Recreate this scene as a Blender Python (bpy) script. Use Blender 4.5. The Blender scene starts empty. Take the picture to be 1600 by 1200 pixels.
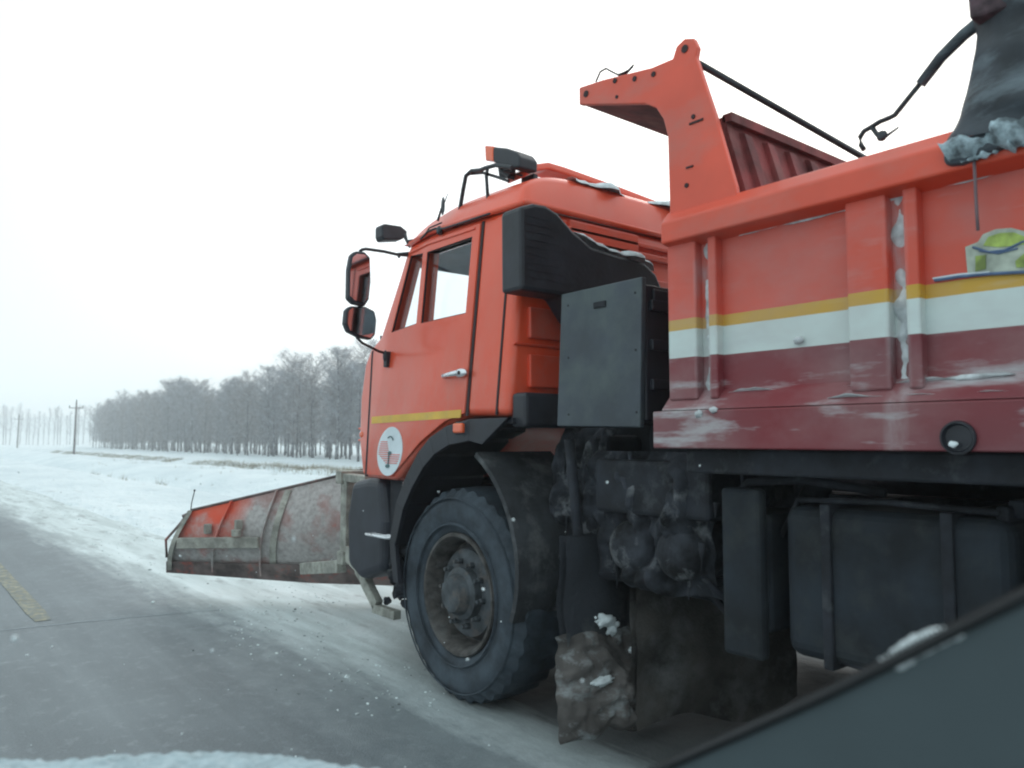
import bpy, bmesh, math, random
from mathutils import Vector, Matrix, noise
random.seed(7)
S = bpy.context.scene
COL = S.collection
# ------------------------------------------------------------------ camera, light, exposure
CAMH = 1.5; FPX = 1220.0
YAW = math.radians(38.8); PITCH = math.atan(86 / FPX)
cd = bpy.data.cameras.new('camera'); cam = bpy.data.objects.new('camera', cd); COL.objects.link(cam)
cam.location = (0, 0, CAMH)
cam.rotation_euler = (math.pi / 2 + PITCH, 0, -YAW)
cd.sensor_width = 36; cd.lens = FPX / 1600 * 36; cd.clip_start = 0.02; cd.clip_end = 5000
cd.dof.use_dof = True; cd.dof.focus_distance = 5.2; cd.dof.aperture_fstop = 3.2
S.camera = cam
W = bpy.data.worlds.new('World'); S.world = W; W.use_nodes = True
nt = W.node_tree; nt.nodes.clear()
out = nt.nodes.new('ShaderNodeOutputWorld'); bg = nt.nodes.new('ShaderNodeBackground')
sky = nt.nodes.new('ShaderNodeTexSky'); sky.sky_type = 'NISHITA'; sky.sun_disc = False
SUN_EL, SUN_ROT = math.radians(32), math.radians(60)
sky.sun_elevation = SUN_EL; sky.sun_rotation = SUN_ROT; sky.air_density = 1.0; sky.dust_density = 4.0
mul = nt.nodes.new('ShaderNodeVectorMath'); mul.operation = 'SCALE'; mul.inputs['Scale'].default_value = 0.02
nt.links.new(sky.outputs[0], mul.inputs[0])
# the cloud deck: near white, faintly uneven
tc = nt.nodes.new('ShaderNodeTexCoord'); nz = nt.nodes.new('ShaderNodeTexNoise')
nz.inputs['Scale'].default_value = 1.6; nz.inputs['Detail'].default_value = 3
nt.links.new(tc.outputs['Generated'], nz.inputs['Vector'])
cr = nt.nodes.new('ShaderNodeValToRGB')
cr.color_ramp.elements[0].position = .3; cr.color_ramp.elements[0].color = (1.0, 1.12, 1.16, 1)
cr.color_ramp.elements[1].position = .62; cr.color_ramp.elements[1].color = (1.16, 1.22, 1.24, 1)
nt.links.new(nz.outputs[0], cr.inputs[0])
add = nt.nodes.new('ShaderNodeVectorMath'); add.operation = 'ADD'
nt.links.new(mul.outputs[0], add.inputs[0]); nt.links.new(cr.outputs[0], add.inputs[1])
sx = nt.nodes.new('ShaderNodeSeparateXYZ'); nt.links.new(tc.outputs['Generated'], sx.inputs[0])
prev = add.outputs[0]
for lo_, hi_, colr in ((.30, -.10, (.90, 1.08, 1.13, 1)),):     # thinner cloud to either side
    mr = nt.nodes.new('ShaderNodeMapRange'); mr.inputs[1].default_value = lo_; mr.inputs[2].default_value = hi_; nt.links.new(sx.outputs[0], mr.inputs[0])
    mx = nt.nodes.new('ShaderNodeMix'); mx.data_type = 'RGBA'; nt.links.new(mr.outputs[0], mx.inputs[0]); nt.links.new(prev, mx.inputs[6]); mx.inputs[7].default_value = colr; prev = mx.outputs[2]
nt.links.new(prev, bg.inputs[0]); bg.inputs[1].default_value = 1.0
nt.links.new(bg.outputs[0], out.inputs[0])
sd = bpy.data.lights.new('sun', 'SUN'); sun = bpy.data.objects.new('sun', sd); COL.objects.link(sun)
sd.energy = 0.5; sd.angle = math.radians(25); sd.color = (1, .96, .9)
sv = Vector((math.sin(SUN_ROT) * math.cos(SUN_EL), math.cos(SUN_ROT) * math.cos(SUN_EL), math.sin(SUN_EL)))
sun.rotation_euler = sv.to_track_quat('Z', 'Y').to_euler()
S.view_settings.view_transform = 'Standard'; S.view_settings.look = 'None'
S.view_settings.exposure = 0.0; S.view_settings.gamma = 1; S.view_settings.use_curve_mapping = False
S.render.engine = 'CYCLES'
S.render.resolution_x = 1024; S.render.resolution_y = 768
S.cycles.filter_width = 2.1
S.cycles.max_bounces = 8; S.cycles.transparent_max_bounces = 24
S.cycles.volume_bounces = 1

# camera frame, used to measure positions off the picture on real planes of the place
cF = Vector((math.sin(YAW) * math.cos(PITCH), math.cos(YAW) * math.cos(PITCH), math.sin(PITCH)))
cR = Vector((math.cos(YAW), -math.sin(YAW), 0)); cU = cR.cross(cF)
EYE = Vector((0, 0, CAMH))
def ray(px, py): return cF + cR * ((px - 800) / FPX) + cU * ((600 - py) / FPX)
def onP(px, py, n, c):
    n = Vector(n); d = ray(px, py); return EYE + d * ((c - n.dot(EYE)) / n.dot(d))
def onX(px, py, x): return onP(px, py, (1, 0, 0), x)
def onY(px, py, y): return onP(px, py, (0, 1, 0), y)
def onZ(px, py, z=0.0): return onP(px, py, (0, 0, 1), z)
def onT(px, py, dx=0): return onP(px, py, (1, 0, -.1), 2.58 - .16 + dx)     # the cab's leaning left side

# ------------------------------------------------------------------ helpers
def tag(o, label=None, cat=None, group=None, kind=None):
    if label: o['label'] = label
    if cat: o['category'] = cat
    if group: o['group'] = group
    if kind: o['kind'] = kind
    return o
def empty(name, loc):
    o = bpy.data.objects.new(name, None); COL.objects.link(o); o.location = loc; o.empty_display_size = .2
    return o
def worldloc(o):
    v = Vector(o.location)
    while o.parent: o = o.parent; v += Vector(o.location)
    return v
class MB:
    def __init__(s): s.v = []; s.f = []; s.m = []; s.cur = 0
    def add(s, vs, fs):
        b = len(s.v); s.v += [Vector(v) for v in vs]; s.f += [tuple(b + i for i in f) for f in fs]; s.m += [s.cur] * len(fs); return s
    def box(s, a, b, rot=None, c=None):
        (x0, y0, z0), (x1, y1, z1) = a, b
        vs = [Vector(p) for p in ((x0, y0, z0), (x1, y0, z0), (x1, y1, z0), (x0, y1, z0), (x0, y0, z1), (x1, y0, z1), (x1, y1, z1), (x0, y1, z1))]
        if rot is not None:
            c = Vector(c) if c else sum(vs, Vector()) / 8
            vs = [rot @ (v - c) + c for v in vs]
        return s.add(vs, [(0, 3, 2, 1), (4, 5, 6, 7), (0, 1, 5, 4), (1, 2, 6, 5), (2, 3, 7, 6), (3, 0, 4, 7)])
    def prism(s, prof, x0, x1, tilt=0.0):
        """profile of (y, z) run along X; tilt leans both ends with height"""
        n = len(prof)
        vs = [(x0 + tilt * (z - 1.6), y, z) for y, z in prof] + [(x1 - (tilt * (z - 1.6) if tilt and x1 > 3.84 else -tilt * (z - 1.6)), y, z) for y, z in prof]
        fs = [tuple(range(n)), tuple(range(2 * n - 1, n - 1, -1))] + [(i, i + n, (i + 1) % n + n, (i + 1) % n) for i in range(n)]
        return s.add(vs, fs)
    def slab(s, poly, d):
        """flat polygon of 3D points given thickness by vector d"""
        n = len(poly); d = Vector(d)
        vs = [Vector(p) for p in poly] + [Vector(p) + d for p in poly]
        return s.add(vs, [tuple(range(n)), tuple(range(2 * n - 1, n - 1, -1))] + [(i, i + n, (i + 1) % n + n, (i + 1) % n) for i in range(n)])
    def tube(s, pts, r, n=8, r1=None, cap=True):
        pts = [Vector(p) for p in pts]; m = len(pts); b = []
        up = Vector((0, 0, 1))
        for i, p in enumerate(pts):
            t = (pts[min(i + 1, m - 1)] - pts[max(i - 1, 0)]).normalized()
            a = t.cross(up)
            if a.length < .05: a = t.cross(Vector((1, 0, 0)))
            a.normalize(); c = t.cross(a)
            rr = r if r1 is None else r + (r1 - r) * i / (m - 1)
            b += [p + (a * math.cos(2 * math.pi * k / n) + c * math.sin(2 * math.pi * k / n)) * rr for k in range(n)]
        fs = [(i * n + k, i * n + (k + 1) % n, (i + 1) * n + (k + 1) % n, (i + 1) * n + k) for i in range(m - 1) for k in range(n)]
        if cap: fs += [tuple(range(n - 1, -1, -1)), tuple((m - 1) * n + k for k in range(n))]
        return s.add(b, fs)
    def lathe(s, prof, c, n=48, axis='x', mod=None):
        """profile of (along axis, radius)"""
        c = Vector(c); vs = []
        for j, (x, r) in enumerate(prof):
            for k in range(n):
                a = 2 * math.pi * k / n; rr = r + (mod(j, k) if mod else 0)
                if axis == 'x': vs.append(c + Vector((x, math.cos(a) * rr, math.sin(a) * rr)))
                elif axis == 'y': vs.append(c + Vector((math.cos(a) * rr, x, math.sin(a) * rr)))
                else: vs.append(c + Vector((math.cos(a) * rr, math.sin(a) * rr, x)))
        fs = [(j * n + k, j * n + (k + 1) % n, (j + 1) * n + (k + 1) % n, (j + 1) * n + k) for j in range(len(prof) - 1) for k in range(n)]
        return s.add(vs, fs)
    def blob(s, c, r, seed=0, amp=.3, sub=2):
        bm = bmesh.new(); bmesh.ops.create_icosphere(bm, subdivisions=sub, radius=1)
        bm.verts.ensure_lookup_table(); c = Vector(c); r = Vector(r) if not isinstance(r, (int, float)) else Vector((r, r, r))
        vs = []
        for v in bm.verts:
            k = 1 + amp * noise.noise(v.co * 1.7 + Vector((seed * 3.7, seed * 1.3, 0)))
            vs.append(c + Vector((v.co.x * r.x, v.co.y * r.y, v.co.z * r.z)) * k)
        fs = [tuple(l.index for l in f.verts) for f in bm.faces]; bm.free()
        return s.add(vs, fs)
    def grid(s, fn, nu, nv):
        vs = [fn(i / nu, j / nv) for j in range(nv + 1) for i in range(nu + 1)]
        return s.add(vs, [(j * (nu + 1) + i, j * (nu + 1) + i + 1, (j + 1) * (nu + 1) + i + 1, (j + 1) * (nu + 1) + i) for j in range(nv) for i in range(nu)])
    def build(s, name, mat, parent=None, bevel=0, smooth=False, loc=None, seg=2, fix=True):
        me = bpy.data.meshes.new(name)
        if loc is not None: off = Vector(loc)
        elif parent is not None: off = worldloc(parent)
        else: off = Vector()
        me.from_pydata([v - off for v in s.v], [], s.f)
        for m in (mat if isinstance(mat, (list, tuple)) else [mat]): me.materials.append(m)
        if any(s.m):
            for p, i in zip(me.polygons, s.m): p.material_index = i
        if fix:
            bm = bmesh.new(); bm.from_mesh(me); bmesh.ops.recalc_face_normals(bm, faces=bm.faces); bm.to_mesh(me); bm.free()
        o = bpy.data.objects.new(name, me); COL.objects.link(o)
        if parent is not None:
            o.parent = parent
            if loc is not None: o.location = off - worldloc(parent)
        elif loc is not None: o.location = off
        if smooth:
            for p in me.polygons: p.use_smooth = True
            if smooth == 'auto':
                try: me.set_sharp_from_angle(angle=math.radians(38))
                except Exception: pass
        if bevel:
            md = o.modifiers.new('bevel', 'BEVEL'); md.width = bevel; md.segments = seg; md.limit_method = 'ANGLE'; md.angle_limit = math.radians(32)
        return o
def carve(o, cutters):
    """apply the modifiers and subtract the cutter objects for good"""
    for c in cutters:
        md = o.modifiers.new('cut', 'BOOLEAN'); md.operation = 'DIFFERENCE'; md.object = c; md.solver = 'EXACT'
        try: md.material_mode = 'TRANSFER'
        except Exception: pass
    bpy.context.view_layer.update()
    dg = bpy.context.evaluated_depsgraph_get()
    me = bpy.data.meshes.new_from_object(o.evaluated_get(dg)); o.modifiers.clear(); o.data = me
    for c in cutters: bpy.data.objects.remove(c, do_unlink=True)
    try: me.set_sharp_from_angle(angle=math.radians(35))
    except Exception: pass
    for p in me.polygons: p.use_smooth = True
def V3(*a): return Vector(a)

# ------------------------------------------------------------------ materials
class N:
    def __init__(s, name):
        s.mat = bpy.data.materials.new(name); s.mat.use_nodes = True; s.t = s.mat.node_tree
        s.p = s.t.nodes['Principled BSDF']; s.out = s.t.nodes['Material Output']
        s.tc = s.t.nodes.new('ShaderNodeTexCoord')
    def n(s, k, **kw):
        o = s.t.nodes.new(k)
        for a, b in kw.items(): setattr(o, a, b)
        return o
    def l(s, a, b): s.t.links.new(a, b)
    def noise(s, scale, detail=4, stretch=(1, 1, 1), rough=.55, src='Object', shift=(0, 0, 0)):
        m = s.n('ShaderNodeMapping'); m.inputs['Scale'].default_value = stretch; m.inputs['Location'].default_value = shift
        s.l(s.tc.outputs[src], m.inputs[0])
        q = s.n('ShaderNodeTexNoise'); q.inputs['Scale'].default_value = scale; q.inputs['Detail'].default_value = detail; q.inputs['Roughness'].default_value = rough
        s.l(m.outputs[0], q.inputs['Vector']); return q.outputs[0]
    def ramp(s, val, a, b):
        m = s.n('ShaderNodeMapRange'); m.inputs['From Min'].default_value = a; m.inputs['From Max'].default_value = b
        s.l(val, m.inputs['Value']); return m.outputs[0]
    def math(s, op, a, b=None):
        m = s.n('ShaderNodeMath', operation=op)
        for i, q in enumerate((a, b)):
            if q is None: continue
            if isinstance(q, (int, float)): m.inputs[i].default_value = q
            else: s.l(q, m.inputs[i])
        return m.outputs[0]
    def mix(s, fac, a, b):
        m = s.n('ShaderNodeMix', data_type='RGBA')
        for i, q in ((0, fac), (6, a), (7, b)):
            if isinstance(q, (int, float)): m.inputs[i].default_value = q
            elif isinstance(q, tuple): m.inputs[i].default_value = q if len(q) == 4 else (*q, 1)
            else: s.l(q, m.inputs[i])
        return m.outputs[2]
    def axis(s, ax, src='Object'):
        q = s.n('ShaderNodeSeparateXYZ'); s.l(s.tc.outputs[src], q.inputs[0]); return q.outputs[ax]
    def bump(s, val, st=.3, dist=.01):
        b = s.n('ShaderNodeBump'); b.inputs['Strength'].default_value = st; b.inputs['Distance'].default_value = dist
        s.l(val, b.inputs['Height']); s.l(b.outputs[0], s.p.inputs['Normal'])
    def col(s, c):
        if isinstance(c, tuple): s.p.inputs['Base Color'].default_value = (*c, 1)
        else: s.l(c, s.p.inputs['Base Color'])
def mat(name, col, rough=.5, metal=0, var=.12, scale=5, dirt=None, bump=0, bs=60, spec=.5, coat=0):
    m = N(name)
    dark = tuple(c * (1 - var * 2) for c in col); lite = tuple(min(1, c * (1 + var)) for c in col)
    c = m.mix(m.ramp(m.noise(scale), .35, .65), dark, lite)
    if dirt:                                            # (colour, low, high, scale, stretch)
        dc, lo, hi, sc, st = dirt
        f = m.ramp(m.noise(sc, 7, st, .65, shift=(3, 1, 2)), lo, hi); c = m.mix(f, c, dc)
        r = m.n('ShaderNodeMapRange'); m.l(f, r.inputs[0]); r.inputs[3].default_value = rough; r.inputs[4].default_value = .85
        m.l(r.outputs[0], m.p.inputs['Roughness'])
    else: m.p.inputs['Roughness'].default_value = rough
    m.col(c); m.p.inputs['Metallic'].default_value = metal
    m.p.inputs['Specular IOR Level'].default_value = spec
    if coat: m.p.inputs['Coat Weight'].default_value = coat; m.p.inputs['Coat Roughness'].default_value = .12
    if bump: m.bump(m.noise(bs, 5), .5, bump)
    return m.mat
ORANGE = (.76, .088, .034); GRIME = (.30, .30, .29)
M = {}
M['orange'] = mat('orange_paint', ORANGE, .32, var=.05, scale=1.2, dirt=((.55, .22, .16), .5, 1.0, 3.2, (1, 1, .6)), coat=.6, bump=.0006, bs=9)
m = N('orange_cab_paint'); z = m.axis(2)
c = m.mix(m.ramp(m.noise(1.2), .3, .7), (.74, .074, .026), (.82, .086, .029))
f = m.math('MULTIPLY', m.ramp(m.noise(2.6, 7, (1, 1, .5), .7), .40, .72), m.math('ADD', m.math('MULTIPLY', m.ramp(z, 2.1, 1.25), .50), .14))
c = m.mix(f, c, (.50, .33, .28))
f = m.math('MULTIPLY', m.ramp(m.noise(38, 5, (1, 1, .7), .7), .60, .72), m.math('ADD', m.math('MULTIPLY', m.ramp(z, 1.9, 1.25), .45), .06)); c = m.mix(f, c, (.36, .27, .24))
m.col(c); m.p.inputs['Coat Weight'].default_value = .3; m.p.inputs['Coat Roughness'].default_value = .14
rr = m.n('ShaderNodeMapRange'); m.l(m.noise(3, 6), rr.inputs[0]); rr.inputs[1].default_value = .3; rr.inputs[2].default_value = .7; rr.inputs[3].default_value = .28; rr.inputs[4].default_value = .5; m.l(rr.outputs[0], m.p.inputs['Roughness'])
m.bump(m.noise(5, 2), .25, .004); M['orange'] = m.mat
M['orange_body'] = mat('orange_body_paint', (.74, .078, .032), .42, var=.08, scale=1.6, dirt=((.45, .20, .17), .45, .95, 3.6, (1, .5, 1)), coat=.2, bump=.001, bs=8)
M['black_plastic'] = mat('black_plastic', (.016, .018, .026), .5, var=.2, dirt=((.05, .055, .066), .55, .9, 7, (1, 1, 1)), bump=.002, bs=40)
M['rubber'] = mat('tyre_rubber', (.024, .034, .046), .75, var=.2, scale=9, dirt=((.065, .086, .108), .40, .70, 5, (1, 1, 1)), bump=.003, bs=70)
M['rim'] = mat('dusty_rim_steel', (.065, .075, .085), .7, var=.25, scale=12, dirt=((.13, .11, .10), .5, .66, 8, (1, 1, 1)), bump=.002)
M['rust'] = mat('rusty_rim_flange', (.075, .068, .064), .8, var=.3, scale=14, dirt=((.12, .12, .12), .5, .7, 11, (1, 1, 1)), bump=.003)
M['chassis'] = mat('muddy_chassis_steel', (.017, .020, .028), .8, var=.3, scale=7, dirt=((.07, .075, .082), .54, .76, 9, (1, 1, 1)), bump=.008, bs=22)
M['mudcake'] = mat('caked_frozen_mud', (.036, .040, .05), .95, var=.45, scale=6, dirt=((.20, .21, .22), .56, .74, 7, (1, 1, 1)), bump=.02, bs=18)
M['slush'] = mat('frozen_slush_cake', (.15, .15, .15), .9, var=.25, scale=5, dirt=((.30, .34, .35), .60, .80, 6, (1, 1, 1)), bump=.02, bs=20)
M['snow'] = mat('stuck_snow', (.70, .76, .78), .8, var=.1, scale=20, bump=.01, bs=45)
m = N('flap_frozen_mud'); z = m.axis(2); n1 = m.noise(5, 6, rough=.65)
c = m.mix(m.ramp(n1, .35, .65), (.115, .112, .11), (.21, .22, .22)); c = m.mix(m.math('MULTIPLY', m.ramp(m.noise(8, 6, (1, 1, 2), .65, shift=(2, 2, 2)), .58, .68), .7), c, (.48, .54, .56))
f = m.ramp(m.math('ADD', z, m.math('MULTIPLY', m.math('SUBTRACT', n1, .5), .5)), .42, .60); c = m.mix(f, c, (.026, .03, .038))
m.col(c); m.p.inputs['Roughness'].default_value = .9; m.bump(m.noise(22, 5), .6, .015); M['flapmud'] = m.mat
M['clump'] = mat('dirty_slush_clump', (.11, .10, .095), .95, var=.3, scale=4, dirt=((.32, .35, .36), .52, .70, 6, (1, 1, 1.6)), bump=.02, bs=18)
M['tank'] = mat('dusty_grey_blue_plate', (.045, .058, .074), .5, var=.15, scale=3, dirt=((.11, .135, .13), .46, .72, 2.2, (1, 1, 1)), bump=.002, bs=20)
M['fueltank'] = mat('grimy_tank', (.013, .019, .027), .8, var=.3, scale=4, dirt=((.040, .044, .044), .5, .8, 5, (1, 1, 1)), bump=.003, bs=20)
M['beige'] = mat('salt_caked_beige_steel', (.36, .36, .32), .85, var=.2, scale=8, dirt=((.20, .19, .17), .48, .7, 14, (1, 1, 1)), bump=.006, bs=40)
M['steel'] = mat('worn_cutting_steel', (.15, .115, .11), .7, metal=0, var=.3, scale=6, dirt=((.34, .10, .08), .54, .66, 5, (1, 1, 1)), bump=.004)
M['chrome'] = mat('bright_handle_metal', (.75, .77, .8), .25, metal=.7, var=.05)
M['dark_metal'] = mat('dark_tube_metal', (.035, .038, .045), .45, metal=.3, var=.2)
M['lining'] = mat('grey_cab_lining', (.34, .40, .45), .9, var=.1)
M['lens'] = mat('amber_lamp_lens', (.85, .12, .03), .2, var=.1, coat=.6)
M['yellow'] = mat('yellow_tape', (.70, .42, .045), .45, var=.1, scale=3, dirt=((.5, .36, .16), .5, .85, 5, (1, 1, 1)))
M['seam'] = mat('dark_rubber_seam', (.03, .012, .014), .7, var=.1)
M['white_sticker'] = mat('white_sticker', (.66, .74, .78), .5, var=.05)
M['pink_ink'] = mat('pink_red_ink', (.72, .22, .20), .5, var=.05)
M['green_ink'] = mat('dark_green_ink', (.06, .13, .14), .5, var=.05)
M['blue_ink'] = mat('faded_blue_ink', (.10, .16, .28), .5, var=.15, scale=20)
M['lime_ink'] = mat('faded_lime_green_ink', (.36, .48, .10), .5, var=.3, scale=14)
M['cream_ink'] = mat('faded_cream_ink', (.45, .50, .42), .5, var=.2, scale=14)
M['inner_red'] = mat('dark_red_bulkhead', (.20, .035, .035), .7, var=.3, scale=5, dirt=((.26, .12, .11), .5, .75, 7, (1, 1, .3)), bump=.004)
m = N('mirror_silver'); m.col((.62, .68, .74)); m.p.inputs['Metallic'].default_value = 1; m.p.inputs['Roughness'].default_value = .06; M['mirror'] = m.mat
# window glass: clear with a fresnel gleam
def glass(name, tint, gloss, film=0, filmcol=(.6, .7, .72)):
    m = N(name); t = m.n('ShaderNodeBsdfTransparent'); t.inputs[0].default_value = (*tint, 1)
    g = m.n('ShaderNodeBsdfGlossy'); g.inputs['Roughness'].default_value = .03
    fr = m.n('ShaderNodeLayerWeight'); fr.inputs[0].default_value = .5; fo = m.math('ADD', m.math('MULTIPLY', m.math('POWER', fr.outputs['Facing'], 4.0), .35), .025)
    x = m.n('ShaderNodeMixShader'); m.l(m.math('MULTIPLY', fo, gloss), x.inputs[0]); m.l(t.outputs[0], x.inputs[1]); m.l(g.outputs[0], x.inputs[2])
    last = x
    if film:
        d = m.n('ShaderNodeBsdfTranslucent'); d.inputs[0].default_value = (*filmcol, 1)
        y = m.n('ShaderNodeMixShader'); m.l(m.math('MULTIPLY', m.ramp(m.noise(5, 5), .25, .75), film), y.inputs[0])
        m.l(x.outputs[0], y.inputs[1]); m.l(d.outputs[0], y.inputs[2]); last = y
    m.l(last.outputs[0], m.out.inputs[0]); m.t.nodes.remove(m.p); return m.mat
M['glass'] = glass('window_glass', (.965, .985, .99), 1.0)

# painted tipper body: bands by height (object origin is at the ground)
m = N('banded_body_paint'); z = m.axis(2)
zz = m.math('ADD', z, m.math('MULTIPLY', m.math('SUBTRACT', m.noise(3), .5), .004))
def step(at): return m.math('GREATER_THAN', zz, at)
orv = m.mix(m.ramp(m.noise(2.2, 5, (1, .6, 1)), .4, .75), (.70, .072, .032), (.50, .095, .07))
mar = m.mix(m.ramp(m.noise(2.6, 5, (1, .4, 1)), .35, .7), (.20, .020, .028), (.16, .045, .055))
c = m.mix(step(1.835), mar, (.60, .68, .66)); c = m.mix(step(1.95), c, (.58, .33, .035)); c = m.mix(step(1.995), c, orv)
# thrown slush: streaks that run along the body, mostly low down
st = m.noise(7, 6, (1, .28, 1.6), .6, shift=(5, 0, 2))
low = m.ramp(z, 2.0, 1.62); hi = m.math('MULTIPLY', m.ramp(m.axis(1), -2.0, -3.2), .45)
f = m.math('MULTIPLY', m.ramp(st, .52, .68), m.math('MAXIMUM', m.math('ADD', low, .05), hi))
f = m.math('MINIMUM', f, .7)
c = m.mix(f, c, (.50, .53, .55))
f2 = m.math('MULTIPLY', m.ramp(m.noise(4, 6, (1, .5, .8), .6, shift=(1, 9, 4)), .42, .75), .42); c = m.mix(f2, c, (.36, .27, .27))
gx = None
for gy in (-1.815, -2.592):
    q_ = m.ramp(m.math('ABSOLUTE', m.math('SUBTRACT', m.axis(1), gy)), .045, .015); gx = q_ if gx is None else m.math('MAXIMUM', gx, q_)
c = m.mix(m.math('MULTIPLY', m.math('MULTIPLY', gx, m.ramp(m.noise(9, 6, (1, 1, .5)), .38, .6)), .75), c, (.42, .38, .39))
m.col(c); m.p.inputs['Roughness'].default_value = .5; m.bump(m.noise(9, 3), .35, .004); M['banded'] = m.mat

# plough: orange on top, grey salt cake below and in a broad middle patch
m = N('plough_salted_paint'); z = m.axis(2)
n1 = m.noise(3.0, 6, (1, 1, 1), .6)
f = m.ramp(m.math('ADD', m.math('MULTIPLY', m.math('SUBTRACT', n1, .5), .9), m.math('MULTIPLY', z, -1)), -.80, -.50)
y = m.axis(1); patch = m.math('MULTIPLY', m.ramp(y, 3.55, 3.40), m.ramp(y, 2.35, 2.6))
f = m.math('MAXIMUM', f, m.math('MULTIPLY', patch, m.ramp(n1, .18, .36)))
c = m.mix(m.ramp(m.noise(24, 6), .30, .62), (.30, .28, .27), (.45, .43, .42)); c = m.mix(m.math('MULTIPLY', m.ramp(m.noise(3.2, 5, shift=(9, 0, 0)), .5, .62), .5), c, (.30, .10, .08))
c = m.mix(f, m.mix(m.ramp(n1, .4, .7), (.66, .085, .04), (.50, .13, .09)), c)
m.col(c); m.p.inputs['Roughness'].default_value = .7; m.bump(m.noise(40, 5), .5, .008); M['plough'] = m.mat

# road: scraped asphalt, dusting of blown snow, slush band along the unploughed edge
m = N('salted_asphalt'); x = m.axis(0); y = m.axis(1)
grain = m.noise(90, 4); big = m.noise(1.3, 6, (1, .5, 1), .6); strk = m.noise(3.0, 6, (1.5, .16, 1), .6, shift=(3, 3, 0))
a = m.mix(m.ramp(grain, .3, .7), (.095, .115, .125), (.145, .17, .185))
a = m.mix(m.math('MULTIPLY', m.ramp(big, .45, .72), .4), a, (.22, .26, .28))
a = m.mix(m.math('MULTIPLY', m.ramp(m.noise(11, 7, (1, .8, 1), .75), .54, .72), .4), a, (.36, .41, .43))
a = m.mix(m.math('MULTIPLY', m.ramp(m.noise(2.4, 7, (1, .8, 1), .75, shift=(2, 8, 0)), .58, .76), .4), a, (.36, .41, .43))
edge = m.math('ADD', x, m.math('MULTIPLY', m.math('SUBTRACT', strk, .5), .8))
edge = m.math('ADD', edge, m.math('MULTIPLY', m.math('SUBTRACT', m.noise(9, 8, (1, .5, 1), .75), .5), .6))
a = m.mix(m.math('MULTIPLY', m.ramp(m.noise(1.6, 5, (2.2, .06, 1), .6, shift=(1, 0, 0)), .48, .70), .25), a, (.26, .30, .32))
a = m.mix(m.math('MULTIPLY', m.ramp(m.math('ADD', x, m.math('MULTIPLY', m.noise(6, 7, (1, .6, 1), .75), 1.6)), 2.5, 3.5), .5), a, (.38, .42, .43))
edge = m.math('SUBTRACT', edge, m.math('MULTIPLY', m.ramp(y, 12, 3), .5))
band = m.ramp(edge, 1.85, 2.35)
sl = m.mix(m.ramp(strk, .40, .66), (.50, .56, .56), (.68, .75, .76))
sl = m.mix(m.math('MULTIPLY', m.ramp(m.noise(5, 6, (1, .25, 1), .65, shift=(7, 1, 0)), .55, .68), .6), sl, (.22, .235, .235))
c = m.mix(m.math('MULTIPLY', band, .92), a, sl)
wet_shade = m.math('MULTIPLY', m.ramp(m.math('ADD', x, m.math('MULTIPLY', strk, .9)), 2.95, 3.35), m.ramp(m.math('ADD', y, m.math('MULTIPLY', big, 2)), 6.4, 4.6))  # dirty wet asphalt plus the shade under the truck, painted into the colour
c = m.mix(m.math('MULTIPLY', wet_shade, .93), c, (.050, .052, .054))
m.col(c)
r = m.n('ShaderNodeMapRange'); m.l(band, r.inputs[0]); r.inputs[3].default_value = .55; r.inputs[4].default_value = .9; m.l(r.outputs[0], m.p.inputs['Roughness'])
m.bump(m.math('ADD', grain, m.math('MULTIPLY', m.math('MULTIPLY', band, m.noise(12, 6)), 6)), .4, .008); M['road'] = m.mat

m = N('field_snow'); n1 = m.noise(.35, 6, (1, .5, 1), .6); n2 = m.noise(3.0, 6, (1, .5, 1), .65)
c = m.mix(m.ramp(n1, .35, .65), (.64, .72, .75), (.78, .85, .87))
spots = m.math('MULTIPLY', m.ramp(m.noise(1.3, 7, (1.8, .7, 1), .75, shift=(4, 2, 0)), .56, .68), m.ramp(n2, .42, .56))
near = m.ramp(m.axis(0), 14, 5)
c = m.mix(m.math('MULTIPLY', spots, m.math('ADD', m.math('MULTIPLY', near, .4), .2)), c, (.30, .31, .30))
m.col(c); m.p.inputs['Roughness'].default_value = .9; m.bump(n2, .9, .25); M['field'] = m.mat
M['bark'] = mat('dark_birch_bark', (.10, .10, .115), .9, var=.4, scale=3, dirt=((.40, .42, .44), .5, .6, 2.5, (1, 1, .5)))
M['twig'] = mat('frosted_twigs', (.215, .21, .225), .9, var=.3, scale=1.1, dirt=((.46, .50, .55), .44, .68, 1.6, (1, 1, 1)))
M['twig_brown'] = mat('brown_frosted_twigs', (.24, .215, .215), .9, var=.3, scale=1.1, dirt=((.50, .53, .56), .46, .66, 1.6, (1, 1, 1)))
M['wood'] = mat('weathered_pole_wood', (.12, .10, .10), .85, var=.25, scale=3)
M['grass'] = mat('dry_grass', (.30, .27, .20), .9, var=.3, scale=2)
M['line'] = mat('worn_yellow_line', (.27, .26, .19), .7, var=.2, scale=8, dirt=((.17, .19, .19), .42, .6, 22, (1, .5, 1)))
M['frost'] = mat('snow_on_bonnet', (.36, .47, .51), .85, var=.12, scale=30, dirt=((.50, .60, .63), .45, .7, 60, (1, 1, 1)), bump=.006, bs=120)
M['trim'] = mat('grey_interior_trim', (.080, .105, .115), .75, var=.05, scale=3, bump=.0005, bs=400)
M['crumb'] = mat('grey_snow_clods', (.60, .66, .67), .9, var=.4, scale=9)
M['seal'] = mat('black_window_seal', (.006, .007, .009), .6, var=.1)
M['strapgrey'] = mat('dusty_strap', (.16, .11, .12), .8)
M['fabric'] = mat('dark_tarpaulin', (.040, .050, .062), .65, var=.25, scale=5, dirt=((.20, .25, .28), .50, .72, 4, (1, .35, 1.6)), bump=.012, bs=10)

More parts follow.
